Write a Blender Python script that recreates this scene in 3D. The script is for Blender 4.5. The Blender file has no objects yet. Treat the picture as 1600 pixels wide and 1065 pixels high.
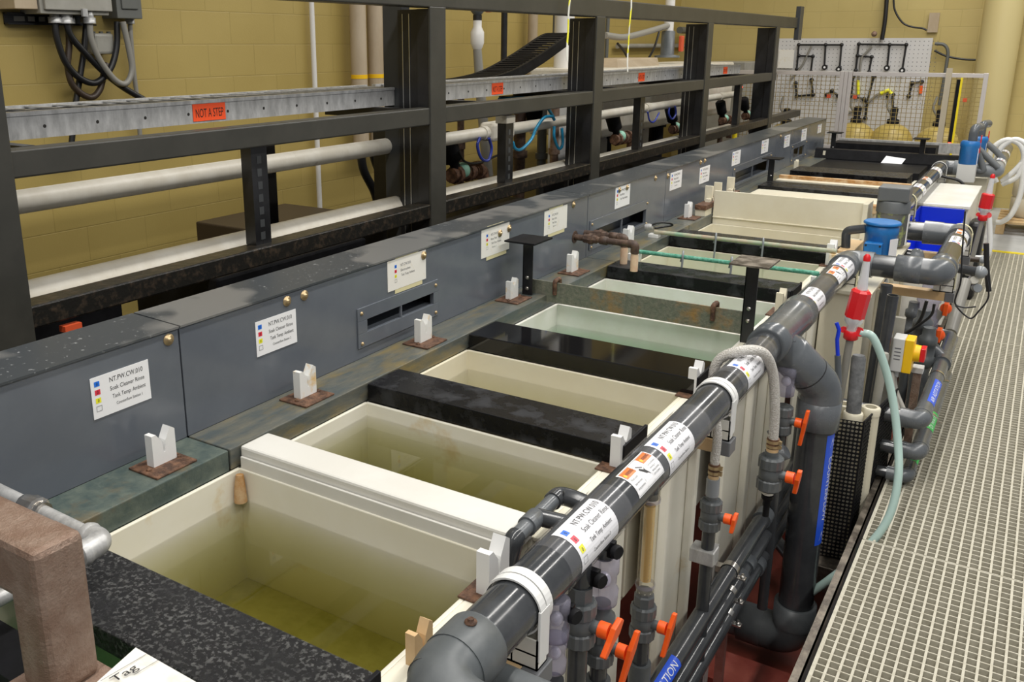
import bpy, math, random
from mathutils import Vector, Matrix
random.seed(7)
V = Vector
# ---------------------------------------------------------------- camera
FPX, PX, PY = 1407.0, 707.2, 463.7
RM = Matrix(((0.838111690, 0.545498123, -0.000770157),
             (0.146981958, -0.227184510, -0.962695955),
             (-0.525323804, 0.806733535, -0.270584376)))      # world -> (right, down, forward)
CAM = V((0.0, 0.0, 1.9625))
sc = bpy.context.scene
cd = bpy.data.cameras.new('camera'); cam = bpy.data.objects.new('camera', cd)
sc.collection.objects.link(cam); sc.camera = cam
r, d, f = [V(RM[i]) for i in range(3)]
f2 = r.cross(-d) * -1
cm = Matrix((r, -d, -f)).transposed().to_4x4(); cm.translation = CAM
cam.matrix_world = cm
cd.sensor_fit = 'HORIZONTAL'; cd.sensor_width = 36.0
cd.lens = FPX / 1600 * 36.0
cd.shift_x = (800 - PX) / 1600.0
cd.shift_y = -(532.5 - PY) / 1600.0
cd.clip_start = 0.05; cd.clip_end = 60

def at(px, py, x=None, y=None, z=None):
    "point of the place seen at a spot of the photo, on a plane of known x, y or z"
    q = RM.transposed() @ V(((px - PX) / FPX, (py - PY) / FPX, 1.0))
    if x is not None: t = (x - CAM.x) / q.x
    elif y is not None: t = (y - CAM.y) / q.y
    else: t = (z - CAM.z) / q.z
    return CAM + q * t

# ---------------------------------------------------------------- light
sc.view_settings.view_transform = 'Standard'
sc.view_settings.look = 'None'
sc.view_settings.gamma = 1.0
sc.view_settings.use_curve_mapping = False
sc.view_settings.exposure = 0.12
w = bpy.data.worlds.new('world'); sc.world = w; w.use_nodes = True
bg = w.node_tree.nodes['Background']; bg.inputs[0].default_value = (0.95, 0.97, 1.0, 1); bg.inputs[1].default_value = 0.24

def lamp(name, loc, sx, sy, power, col=(1, 0.97, 0.92), aim=None):
    l = bpy.data.lights.new(name, 'AREA'); l.shape = 'RECTANGLE'; l.size = sx; l.size_y = sy; l.energy = power; l.color = col
    o = bpy.data.objects.new(name, l); sc.collection.objects.link(o); o.location = loc
    if aim is not None:
        o.rotation_euler = (V(aim) - V(loc)).to_track_quat('-Z', 'Y').to_euler()
    return o
for yy in (-1.2, 1.8, 4.8, 7.8, 10.8):
    lamp('ceiling_lamp_over_tanks', (-0.9, yy, 5.0), 0.25, 2.85, 68)
    lamp('ceiling_lamp_over_walkway', (1.9, yy, 5.0), 0.25, 2.85, 68)
for yy in (3.0, 8.5):
    lamp('ceiling_lamp_by_wall', (-3.4, yy, 5.2), 0.3, 2.3, 14, (1, 0.93, 0.8))

# ---------------------------------------------------------------- materials
MATS = {}
def nt(name):
    m = bpy.data.materials.new(name); m.use_nodes = True; MATS[name] = m
    return m, m.node_tree.nodes, m.node_tree.links, m.node_tree.nodes['Principled BSDF']
def col(c): return (c[0], c[1], c[2], 1)
def mk(name, c, c2=None, scale=8, rough=0.5, metal=0, bump=0, bscale=None, r2=None, lo=0.4, hi=0.65, detail=6, spec=0.5,
       trans=0, alpha=1, coat=0, stretch=None, emit=None, c3=None, s3=3, lo3=0.55, hi3=0.7):
    m, N, L, P = nt(name)
    P.inputs['Base Color'].default_value = col(c); P.inputs['Roughness'].default_value = rough
    P.inputs['Metallic'].default_value = metal; P.inputs['Specular IOR Level'].default_value = spec
    if coat: P.inputs['Coat Weight'].default_value = coat; P.inputs['Coat Roughness'].default_value = 0.08
    if trans: P.inputs['Transmission Weight'].default_value = trans
    if alpha < 1: P.inputs['Alpha'].default_value = alpha
    if emit: P.inputs['Emission Color'].default_value = col(emit[0]); P.inputs['Emission Strength'].default_value = emit[1]
    co = None
    def coords():
        nonlocal co
        if co: return co
        g = N.new('ShaderNodeNewGeometry'); co = g.outputs['Position']
        if stretch:
            mp = N.new('ShaderNodeMapping'); mp.inputs['Scale'].default_value = stretch
            L.new(co, mp.inputs['Vector']); co = mp.outputs[0]
        return co
    def noise(s, dt=detail):
        n = N.new('ShaderNodeTexNoise'); n.inputs['Scale'].default_value = s; n.inputs['Detail'].default_value = dt
        n.inputs['Roughness'].default_value = 0.65
        L.new(coords(), n.inputs['Vector']); return n.outputs[0]
    def ramp(src, a, b, ca, cb):
        rp = N.new('ShaderNodeValToRGB'); e = rp.color_ramp.elements
        e[0].position = a; e[1].position = b; e[0].color = ca; e[1].color = cb
        L.new(src, rp.inputs[0]); return rp.outputs[0]
    if c2:
        src = noise(scale)
        out = ramp(src, lo, hi, col(c), col(c2))
        if c3:
            s = ramp(noise(s3), lo3, hi3, (0, 0, 0, 1), (1, 1, 1, 1))
            mx = N.new('ShaderNodeMix'); mx.data_type = 'RGBA'
            L.new(s, mx.inputs[0]); L.new(out, mx.inputs[6]); mx.inputs[7].default_value = col(c3); out = mx.outputs[2]
        L.new(out, P.inputs['Base Color'])
        if r2 is not None:
            L.new(ramp(src, lo, hi, (rough,) * 3 + (1,), (r2,) * 3 + (1,)), P.inputs['Roughness'])
    if bump:
        b = N.new('ShaderNodeBump'); b.inputs['Strength'].default_value = bump; b.inputs['Distance'].default_value = 0.01
        L.new(noise(bscale or scale), b.inputs['Height']); L.new(b.outputs[0], P.inputs['Normal'])
    return m
# painted block wall
def wallmat(name, axis, c1, c2, off):
    m, N, L, P = nt(name)
    g = N.new('ShaderNodeNewGeometry'); s = N.new('ShaderNodeSeparateXYZ'); cb = N.new('ShaderNodeCombineXYZ')
    L.new(g.outputs['Position'], s.inputs[0]); L.new(s.outputs[axis], cb.inputs[0]); L.new(s.outputs[2], cb.inputs[1])
    mp = N.new('ShaderNodeMapping'); mp.inputs['Location'].default_value = (off[0], off[1], 0); L.new(cb.outputs[0], mp.inputs[0])
    b = N.new('ShaderNodeTexBrick'); L.new(mp.outputs[0], b.inputs[0])
    b.inputs['Scale'].default_value = 1; b.inputs['Brick Width'].default_value = 0.406; b.inputs['Row Height'].default_value = 0.2032
    b.inputs['Mortar Size'].default_value = 0.004; b.inputs['Mortar Smooth'].default_value = 0.6
    b.inputs['Color1'].default_value = col(c1); b.inputs['Color2'].default_value = col(c2)
    b.inputs['Mortar'].default_value = col([c * 0.90 for c in c1])
    n = N.new('ShaderNodeTexNoise'); n.inputs['Scale'].default_value = 1.3; n.inputs['Detail'].default_value = 8; L.new(g.outputs['Position'], n.inputs[0])
    rp = N.new('ShaderNodeValToRGB'); rp.color_ramp.elements[0].position = .3; rp.color_ramp.elements[1].position = .75
    rp.color_ramp.elements[0].color = (0.86, 0.84, 0.78, 1); rp.color_ramp.elements[1].color = (1, 1, 1, 1); L.new(n.outputs[0], rp.inputs[0])
    mx = N.new('ShaderNodeMix'); mx.data_type = 'RGBA'; mx.blend_type = 'MULTIPLY'; mx.inputs[0].default_value = 1
    L.new(b.outputs[0], mx.inputs[6]); L.new(rp.outputs[0], mx.inputs[7]); L.new(mx.outputs[2], P.inputs['Base Color'])
    n2 = N.new('ShaderNodeTexNoise'); n2.inputs['Scale'].default_value = 90; L.new(g.outputs['Position'], n2.inputs[0])
    ad = N.new('ShaderNodeMath'); ad.operation = 'MULTIPLY_ADD'; ad.inputs[1].default_value = -1.0; L.new(b.outputs['Fac'], ad.inputs[0])
    sc2 = N.new('ShaderNodeMath'); sc2.operation = 'MULTIPLY'; sc2.inputs[1].default_value = 0.35; L.new(n2.outputs[0], sc2.inputs[0]); L.new(sc2.outputs[0], ad.inputs[2])
    bp = N.new('ShaderNodeBump'); bp.inputs['Strength'].default_value = 0.35; bp.inputs['Distance'].default_value = 0.004
    L.new(ad.outputs[0], bp.inputs['Height']); L.new(bp.outputs[0], P.inputs['Normal'])
    P.inputs['Roughness'].default_value = 0.45
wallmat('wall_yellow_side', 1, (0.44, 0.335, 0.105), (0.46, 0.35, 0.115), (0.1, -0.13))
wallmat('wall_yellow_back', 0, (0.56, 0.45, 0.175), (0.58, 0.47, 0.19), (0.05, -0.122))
mk('column_paint', (0.62, 0.52, 0.25), rough=0.4)
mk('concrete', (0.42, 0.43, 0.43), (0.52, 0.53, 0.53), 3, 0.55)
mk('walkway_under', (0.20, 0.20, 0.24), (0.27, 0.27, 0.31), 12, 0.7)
mk('red_floor', (0.20, 0.035, 0.025), (0.30, 0.075, 0.05), 5, 0.35, r2=0.6)
mk('dark_void', (0.02, 0.018, 0.015), rough=0.8)
mk('grating', (0.44, 0.41, 0.32), (0.60, 0.57, 0.47), 25, 0.6, lo=.3, hi=.7)
mk('angle_steel', (0.09, 0.075, 0.06), (0.30, 0.26, 0.21), 14, 0.35, 0.6, r2=0.6, bump=0.3)
mk('hood_pvc', (0.115, 0.128, 0.150), (0.135, 0.150, 0.172), 3, 0.16, spec=0.5, r2=0.24)
mk('hood_top', (0.055, 0.062, 0.068), (0.45, 0.46, 0.46), 60, 0.3, lo=.63, hi=.78, c3=(0.16, 0.16, 0.155), s3=2.2, lo3=.5, hi3=.56, detail=3)  # white speckles, plus paler patches painted in as light reflected off the glossy top
mk('ledge', (0.075, 0.090, 0.09), (0.14, 0.135, 0.105), 22, 0.32, bump=0.3, c3=(0.20, 0.155, 0.065), s3=8, lo3=.52, hi3=.66, stretch=(1, 0.28, 1))
mk('ledge_green', (0.06, 0.085, 0.08), (0.12, 0.145, 0.12), 16, 0.35, bump=0.3, c3=(0.15, 0.12, 0.07), s3=5, lo3=.55, hi3=.7)
mk('black_lid', (0.007, 0.007, 0.008), (0.030, 0.031, 0.034), 9, 0.25, r2=0.5, bump=0.2, bscale=40, lo=.5, hi=.62, spec=.22)
mk('black_lid_gloss', (0.006, 0.006, 0.007), rough=0.07)
mk('black_lid_speckled', (0.008, 0.008, 0.009), (0.30, 0.30, 0.285), 88, 0.25, bump=1.0, bscale=95, lo=.51, hi=.72, detail=10, r2=.45, c3=(0.012, 0.012, 0.013), s3=11, lo3=.48, hi3=.66)
mk('black_plastic', (0.010, 0.010, 0.011), (0.016, 0.016, 0.018), 12, 0.5, spec=.1)
mk('cream_pp', (0.72, 0.66, 0.50), (0.80, 0.76, 0.62), 2.2, 0.35, lo=.35, hi=.7)
mk('cream_stained', (0.76, 0.72, 0.58), (0.82, 0.79, 0.68), 2.0, 0.32, lo=.3, hi=.6, c3=(0.62, 0.42, 0.14), s3=3.4, lo3=.62, hi3=.80)
mk('white_pp', (0.78, 0.76, 0.68), (0.86, 0.85, 0.80), 4, 0.3)
mk('sludge', (0.30, 0.28, 0.10), (0.42, 0.40, 0.18), 7, 0.8)
mk('divider_white', (0.70, 0.685, 0.63), (0.76, 0.75, 0.70), 3, 0.28)
mk('white_block', (0.80, 0.80, 0.79), rough=0.35)
mk('white_block_stained', (0.80, 0.80, 0.77), (0.74, 0.50, 0.20), 15, 0.4, lo=.52, hi=.68)
mk('rust_plate', (0.06, 0.028, 0.015), (0.20, 0.10, 0.055), 40, 0.7, bump=0.8)
mk('rust_tube', (0.25, 0.16, 0.115), (0.34, 0.245, 0.19), 22, 0.42, 0.35, bump=0.5, bscale=140, c3=(0.38, 0.20, 0.06), s3=9, lo3=.66, hi3=.75)
mk('frame_paint', (0.036, 0.035, 0.029), (0.048, 0.046, 0.038), 5, 0.42, bump=.05)
mk('frame_black', (0.010, 0.010, 0.011), (0.02, 0.02, 0.022), 6, 0.3)
mk('frame_grey', (0.045, 0.048, 0.050), rough=0.4)
mk('frame_dirty', (0.014, 0.013, 0.011), (0.085, 0.06, 0.04), 26, 0.32, bump=.3, lo=.50, hi=.82)
mk('bright_edge', (0.55, 0.55, 0.53), rough=0.3, metal=0.9)
mk('galvanised', (0.40, 0.40, 0.395), (0.66, 0.66, 0.65), 30, 0.38, 0.35, bump=.2, lo=.35, hi=.7, stretch=(1, 1, .35))
mk('stainless', (0.55, 0.54, 0.52), (0.42, 0.38, 0.33), 20, 0.25, 0.9)
mk('orange_sticker', (1.0, 0.10, 0.02), rough=0.5)
mk('sticker_ink', (0.03, 0.015, 0.01), rough=0.6)
mk('paper', (0.87, 0.87, 0.88), rough=0.35)
mk('paper_old', (0.84, 0.82, 0.76), (0.76, 0.70, 0.56), 18, 0.5, lo=.55, hi=.75)
mk('tape', (0.70, 0.64, 0.38), rough=0.5)
mk('ink', (0.02, 0.02, 0.022), rough=0.5)
mk('ink_grey', (0.16, 0.16, 0.17), rough=0.5)
mk('blue_square', (0.01, 0.17, 0.75), rough=0.4)
mk('red_square', (0.75, 0.03, 0.06), rough=0.4)
mk('yellow_square', (0.88, 0.85, 0.03), rough=0.4)
mk('brass_bolt', (0.48, 0.36, 0.20), rough=0.35, metal=0.7)
mk('pvc_dark', (0.040, 0.043, 0.047), (0.060, 0.063, 0.067), 6, 0.14, r2=.22)
mk('pvc_grey', (0.095, 0.105, 0.115), (0.125, 0.135, 0.145), 5, 0.2, r2=.3)
mk('pvc_grey_dull', (0.085, 0.095, 0.10), (0.12, 0.13, 0.135), 9, 0.4)
mk('pvc_light', (0.26, 0.28, 0.30), rough=0.3)
mk('pvc_white', (0.70, 0.65, 0.54), (0.80, 0.76, 0.66), 8, 0.4, c3=(0.35, 0.27, 0.18), s3=11, lo3=.66, hi3=.82)
mk('orange_handle', (0.95, 0.115, 0.01), rough=0.35)
mk('orange_handle_old', (0.62, 0.09, 0.03), rough=0.45)
mk('red_plastic', (0.70, 0.015, 0.02), rough=0.3)
mk('milky_plastic', (0.82, 0.82, 0.84), rough=0.3, trans=0.25)
mk('green_hose', (0.55, 0.74, 0.68), rough=0.25, trans=0.25)
mk('white_hose', (0.82, 0.82, 0.80), rough=0.3)
mk('braided_hose', (0.56, 0.53, 0.48), (0.72, 0.70, 0.66), 220, 0.35, bump=.6, bscale=220, detail=1)
mk('cable_tie_white', (0.80, 0.80, 0.78), rough=0.35)
mk('cable_tie_cream', (0.72, 0.68, 0.45), rough=0.4)
mk('tan_block', (0.60, 0.40, 0.20), (0.66, 0.47, 0.26), 6, 0.45)
mk('grey_end', (0.15, 0.155, 0.165), rough=0.4)
mk('amber_liquid', (0.75, 0.48, 0.12), rough=0.1, trans=.3)
mk('wood', (0.50, 0.33, 0.15), (0.62, 0.45, 0.24), 8, 0.7, stretch=(1, .2, 1))
mk('rust_wood', (0.40, 0.20, 0.06), (0.62, 0.48, 0.30), 12, 0.7)
mk('verdigris', (0.06, 0.30, 0.19), (0.18, 0.48, 0.36), 60, 0.6, bump=.8)
mk('copper_green', (0.48, 0.42, 0.30), (0.28, 0.42, 0.30), 12, 0.45, c3=(0.55, 0.30, 0.22), s3=6, lo3=.55, hi3=.7)
mk('bar_corroded', (0.13, 0.14, 0.105), (0.21, 0.20, 0.15), 60, 0.6, bump=.4, c3=(0.36, 0.19, 0.05), s3=3.6, lo3=.54, hi3=.66)
mk('iron_pipe', (0.055, 0.032, 0.022), (0.12, 0.07, 0.045), 30, 0.55, bump=.6)
mk('peach_plastic', (0.72, 0.45, 0.30), (0.78, 0.60, 0.42), 14, 0.4)
mk('motor_blue', (0.015, 0.14, 0.42), (0.02, 0.19, 0.52), 10, 0.35)
mk('motor_grey', (0.13, 0.14, 0.145), rough=0.45)
mk('motor_stained', (0.15, 0.155, 0.15), (0.36, 0.42, 0.16), 28, 0.5, lo=.53, hi=.6)
mk('bin_blue', (0.008, 0.04, 0.62), rough=0.3)
mk('switch_grey', (0.62, 0.62, 0.60), rough=0.45)
mk('switch_yellow', (0.92, 0.55, 0.01), rough=0.4)
mk('label_blue', (0.02, 0.10, 0.72), rough=0.4)
mk('label_green', (0.04, 0.55, 0.10), rough=0.4)
mk('ink_white', (0.85, 0.87, 0.88), rough=0.4)
mk('warning_orange', (0.75, 0.18, 0.03), rough=0.4)
mk('warning_yellow', (0.95, 0.55, 0.02), rough=0.4)
mk('felt_grey', (0.13, 0.135, 0.14), (0.24, 0.245, 0.25), 18, 0.9, bump=.6)
mk('box_grey', (0.30, 0.29, 0.25), (0.36, 0.35, 0.31), 6, 0.45)
mk('box_dark_grey', (0.12, 0.125, 0.115), rough=0.45)
mk('cable_black', (0.012, 0.012, 0.013), rough=0.4)
mk('cable_brown', (0.045, 0.03, 0.02), rough=0.45)
mk('conduit_grey', (0.26, 0.25, 0.22), rough=0.4)
mk('duct_tan', (0.42, 0.33, 0.22), (0.50, 0.41, 0.29), 6, 0.5, stretch=(1, 1, .3))
mk('duct_white', (0.74, 0.72, 0.68), rough=0.3)
mk('fabric_strap_yellow', (0.85, 0.80, 0.05), (0.75, 0.75, 0.68), 14, 0.6, lo=.49, hi=.51, detail=0)
mk('pegboard', (0.66, 0.65, 0.64), rough=0.5)
mk('aluminium', (0.66, 0.62, 0.60), rough=0.35, metal=0.3)
mk('mesh_wire', (0.30, 0.22, 0.07), rough=0.5)
mk('tank_yellow', (0.50, 0.37, 0.09), (0.58, 0.45, 0.14), 10, 0.35, stretch=(1, 1, 6))
mk('wood_board', (0.50, 0.44, 0.33), rough=0.6)
mk('teal_hose', (0.02, 0.24, 0.42), rough=0.2)
mk('blue_hose', (0.03, 0.05, 0.32), rough=0.25)
mk('mint_valve', (0.28, 0.55, 0.42), rough=0.5)
mk('red_led', (1, 0.05, 0.03), emit=((1, 0.05, 0.03), 6))
mk('drum_cream', (0.66, 0.60, 0.46), rough=0.4)
mk('yellow_paint', (0.90, 0.72, 0.02), rough=0.4)

def facing_mix(N, L, base, power=5.0, f0=0.03):
    "Schlick reflectance on the outer side only"
    lw = N.new('ShaderNodeLayerWeight'); lw.inputs[0].default_value = 0.5
    pw = N.new('ShaderNodeMath'); pw.operation = 'POWER'; pw.inputs[1].default_value = power; L.new(lw.outputs['Facing'], pw.inputs[0])
    ma = N.new('ShaderNodeMath'); ma.operation = 'MULTIPLY_ADD'; ma.inputs[1].default_value = 1 - f0; ma.inputs[2].default_value = f0; L.new(pw.outputs[0], ma.inputs[0])
    g = N.new('ShaderNodeNewGeometry'); sb = N.new('ShaderNodeMath'); sb.operation = 'SUBTRACT'; sb.inputs[0].default_value = 1.0; L.new(g.outputs['Backfacing'], sb.inputs[1])
    mu = N.new('ShaderNodeMath'); mu.operation = 'MULTIPLY'; L.new(ma.outputs[0], mu.inputs[0]); L.new(sb.outputs[0], mu.inputs[1]); return mu.outputs[0]
def clear(name, tint, gloss_rough=0.03, haze=0.12):
    m, N, L, P = nt(name)
    P.inputs['Base Color'].default_value = col(tint); P.inputs['Roughness'].default_value = 0.3
    t = N.new('ShaderNodeBsdfTransparent'); t.inputs[0].default_value = col([min(1, c * .5 + .5) for c in tint])
    g = N.new('ShaderNodeBsdfGlossy'); g.inputs['Roughness'].default_value = gloss_rough
    m1 = N.new('ShaderNodeMixShader'); m1.inputs[0].default_value = haze; L.new(t.outputs[0], m1.inputs[1]); L.new(P.outputs[0], m1.inputs[2])
    m2 = N.new('ShaderNodeMixShader'); L.new(facing_mix(N, L, m), m2.inputs[0]); L.new(m1.outputs[0], m2.inputs[1]); L.new(g.outputs[0], m2.inputs[2])
    L.new(m2.outputs[0], N['Material Output'].inputs['Surface'])
clear('clear_sleeve', (0.95, 0.95, 0.97), haze=.05)
clear('clear_valve', (0.62, 0.60, 0.74), haze=.22)
clear('clear_tube', (0.9, 0.85, 0.7), haze=.12)
def water(name, rgb, dens, haze=0.0):
    m, N, L, P = nt(name)
    t = N.new('ShaderNodeBsdfTransparent')
    g = N.new('ShaderNodeBsdfGlossy'); g.inputs['Roughness'].default_value = 0.015
    m2 = N.new('ShaderNodeMixShader'); L.new(facing_mix(N, L, m), m2.inputs[0]); L.new(t.outputs[0], m2.inputs[1]); L.new(g.outputs[0], m2.inputs[2])
    L.new(m2.outputs[0], N['Material Output'].inputs['Surface'])
    va = N.new('ShaderNodeVolumeAbsorption'); va.inputs[0].default_value = col(rgb); va.inputs[1].default_value = dens
    L.new(va.outputs[0], N['Material Output'].inputs['Volume'])
water('water_olive', (0.60, 0.575, 0.17), 3.9)
water('water_olive_light', (0.62, 0.60, 0.20), 3.8)
water('water_green', (0.50, 0.80, 0.56), 3.6)
water('water_pale', (0.78, 0.78, 0.45), 1.6)

# ---------------------------------------------------------------- mesh helpers
class MB:
    def __init__(s, mat='paper'):
        s.v = []; s.f = []; s.m = []; s.sm = []; s.mats = []; s.cur = mat
    def _mi(s, mat):
        mat = mat or s.cur
        if mat not in s.mats: s.mats.append(mat)
        return s.mats.index(mat)
    def add(s, vs, fs, mat=None, smooth=False):
        b = len(s.v); mi = s._mi(mat); s.v += [V(q) for q in vs]
        for q in fs: s.f.append([b + i for i in q]); s.m.append(mi); s.sm.append(smooth)
        return s
    def box(s, x0, x1, y0, y1, z0, z1, mat=None):
        if x0 > x1: x0, x1 = x1, x0
        if y0 > y1: y0, y1 = y1, y0
        if z0 > z1: z0, z1 = z1, z0
        vs = [(x, y, z) for x in (x0, x1) for y in (y0, y1) for z in (z0, z1)]
        return s.add(vs, [(0, 1, 3, 2), (4, 6, 7, 5), (0, 4, 5, 1), (2, 3, 7, 6), (0, 2, 6, 4), (1, 5, 7, 3)], mat)
    def obox(s, c, ax, ay, az, mat=None):       # centre and three half-extent vectors
        c, ax, ay, az = V(c), V(ax), V(ay), V(az)
        vs = [c + ax * i + ay * j + az * k for i in (-1, 1) for j in (-1, 1) for k in (-1, 1)]
        fs = [(0, 1, 3, 2), (4, 6, 7, 5), (0, 4, 5, 1), (2, 3, 7, 6), (0, 2, 6, 4), (1, 5, 7, 3)]
        if ax.cross(ay).dot(az) < 0: fs = [q[::-1] for q in fs]
        return s.add(vs, fs, mat)
    def frame(s, d):
        d = V(d).normalized(); u = d.cross(V((0, 0, 1)))
        if u.length < 0.05: u = d.cross(V((0, 1, 0)))
        u.normalize(); return d, u, d.cross(u)
    def lathe(s, o, d, prof, seg=20, mat=None, ribs=0, caps=True, smooth=True):
        d, u, w_ = s.frame(d); o = V(o); vs = []; fs = []
        for h, rr in prof:
            for i in range(seg):
                a = 2 * math.pi * i / seg
                q = rr * (1 - (0.05 if ribs and (i % 2) else 0))
                vs.append(o + d * h + (u * math.cos(a) + w_ * math.sin(a)) * q)
        for k in range(len(prof) - 1):
            for i in range(seg):
                j = (i + 1) % seg; fs.append((k * seg + i, (k + 1) * seg + i, (k + 1) * seg + j, k * seg + j))
        s.add(vs, fs, mat, smooth)
        if caps:
            n = len(prof) - 1
            s.add(vs[:seg], [tuple(range(seg))], mat); s.add(vs[n * seg:], [tuple(reversed(range(seg)))], mat)
        return s
    def cyl(s, a, b, r0, r1=None, seg=16, mat=None, caps=True):
        a, b = V(a), V(b); return s.lathe(a, b - a, [(0, r0), ((b - a).length, r0 if r1 is None else r1)], seg, mat, caps=caps)
    def hollow(s, a, b, r0, r1, seg=20, mat=None):
        a, b = V(a), V(b); h = (b - a).length
        return s.lathe(a, b - a, [(0, r1), (0, r0), (h, r0), (h, r1), (0, r1)], seg, mat, caps=False, smooth=False)
    def tube(s, pts, rad, seg=10, mat=None, caps=True):
        pts = [V(p) for p in pts]; n = len(pts)
        rr = rad if isinstance(rad, (list, tuple)) else [rad] * n
        T = []
        for i in range(n):
            t = pts[min(n - 1, i + 1)] - pts[max(0, i - 1)]
            T.append(t.normalized() if t.length > 1e-9 else V((0, 0, 1)))
        _, u, _w = s.frame(T[0]); vs = []; fs = []
        for i in range(n):
            u = (u - T[i] * u.dot(T[i])).normalized(); w_ = T[i].cross(u)
            for k in range(seg):
                a = 2 * math.pi * k / seg; vs.append(pts[i] + (u * math.cos(a) + w_ * math.sin(a)) * rr[i])
        for i in range(n - 1):
            for k in range(seg):
                j = (k + 1) % seg; fs.append((i * seg + k, i * seg + j, (i + 1) * seg + j, (i + 1) * seg + k))
        s.add(vs, fs, mat, True)
        if caps: s.add(vs[:seg], [tuple(reversed(range(seg)))], mat); s.add(vs[-seg:], [tuple(range(seg))], mat)
        return s
    def prism(s, poly, ext, mat=None):
        poly = [V(p) for p in poly]; ext = V(ext); n = len(poly)
        nrm = V((0, 0, 0))
        for i in range(n): nrm += (poly[i] - poly[0]).cross(poly[(i + 1) % n] - poly[0])
        if nrm.dot(ext) > 0: poly = poly[::-1]
        vs = poly + [p + ext for p in poly]
        fs = [tuple(range(n)), tuple(range(2 * n - 1, n - 1, -1))] + [((i + 1) % n, i, n + i, n + (i + 1) % n) for i in range(n)]
        return s.add(vs, fs, mat)
    def ball(s, c, r0, seg=16, mat=None, sq=(1, 1, 1)):
        c = V(c); pr = [(-math.cos(math.pi * k / 10) * r0, max(1e-4, math.sin(math.pi * k / 10) * r0)) for k in range(11)]
        b = len(s.v); s.lathe(c, (0, 0, 1), pr, seg, mat, caps=False)
        for i in range(b, len(s.v)):
            q = s.v[i] - c; s.v[i] = c + V((q.x * sq[0], q.y * sq[1], q.z * sq[2]))
        return s
    def build(s, name, parent=None, bevel=0, mat=None):
        if parent is None:
            xs = [q.x for q in s.v]; ys = [q.y for q in s.v]; zs = [q.z for q in s.v]
            loc = V(((min(xs) + max(xs)) / 2, (min(ys) + max(ys)) / 2, min(zs)))
        else: loc = LOC[parent.name]
        me = bpy.data.meshes.new(name)
        me.from_pydata([q - loc for q in s.v], [], s.f)
        for mn in s.mats: me.materials.append(MATS[mn])
        me.polygons.foreach_set('material_index', s.m); me.polygons.foreach_set('use_smooth', s.sm); me.update()
        o = bpy.data.objects.new(name, me); sc.collection.objects.link(o); LOC[o.name] = loc
        if parent is None: o.location = loc
        else: o.parent = parent
        if bevel:
            b = o.modifiers.new('edge', 'BEVEL'); b.width = bevel; b.segments = 2; b.limit_method = 'ANGLE'; b.angle_limit = 0.8
        return o
LOC = {}
def thing(name, label, cat, loc=(0, 0, 0), group=None):
    o = bpy.data.objects.new(name, None); sc.collection.objects.link(o); o.location = loc; LOC[o.name] = V(loc); o.empty_display_size = .05
    o['label'] = label; o['category'] = cat
    if group: o['group'] = group
    return o
def tag(o, label, cat, group=None, kind=None):
    o['label'] = label; o['category'] = cat
    if group: o['group'] = group
    if kind: o['kind'] = kind
    return o
def struct(o): o['kind'] = 'structure'; return o
def dup(root, off, label=None, group=None):
    def cp(o, par):
        c = o.copy(); sc.collection.objects.link(c)
        if par is not None: c.parent = par
        for ch in list(o.children): cp(ch, c)
        return c
    c = cp(root, None); c.location = root.location + V(off); LOC[c.name] = c.location.copy()
    if label: c['label'] = label
    if group: c['group'] = group
    return c
def fillet(pts, rad, n=6):
    "polyline with rounded corners"
    pts = [V(p) for p in pts]; out = [pts[0]]
    for i in range(1, len(pts) - 1):
        a, b, c = pts[i - 1], pts[i], pts[i + 1]
        r0 = min(rad, (a - b).length * .49, (c - b).length * .49)
        p = b + (a - b).normalized() * r0; q = b + (c - b).normalized() * r0
        for k in range(n + 1):
            t = k / n; out.append(p * (1 - t) ** 2 + b * 2 * t * (1 - t) + q * t * t)
    return out + [pts[-1]]
def smooth(pts, n=8):
    "Catmull-Rom through the points"
    pts = [V(p) for p in pts]; P = [pts[0] * 2 - pts[1]] + pts + [pts[-1] * 2 - pts[-2]]; out = []
    for i in range(1, len(P) - 2):
        for k in range(n):
            t = k / n; a, b, c, d = P[i - 1:i + 3]
            out.append(.5 * ((2 * b) + (c - a) * t + (2 * a - 5 * b + 4 * c - d) * t * t + (3 * b - a - 3 * c + d) * t ** 3))
    return out + [pts[-1]]
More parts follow.
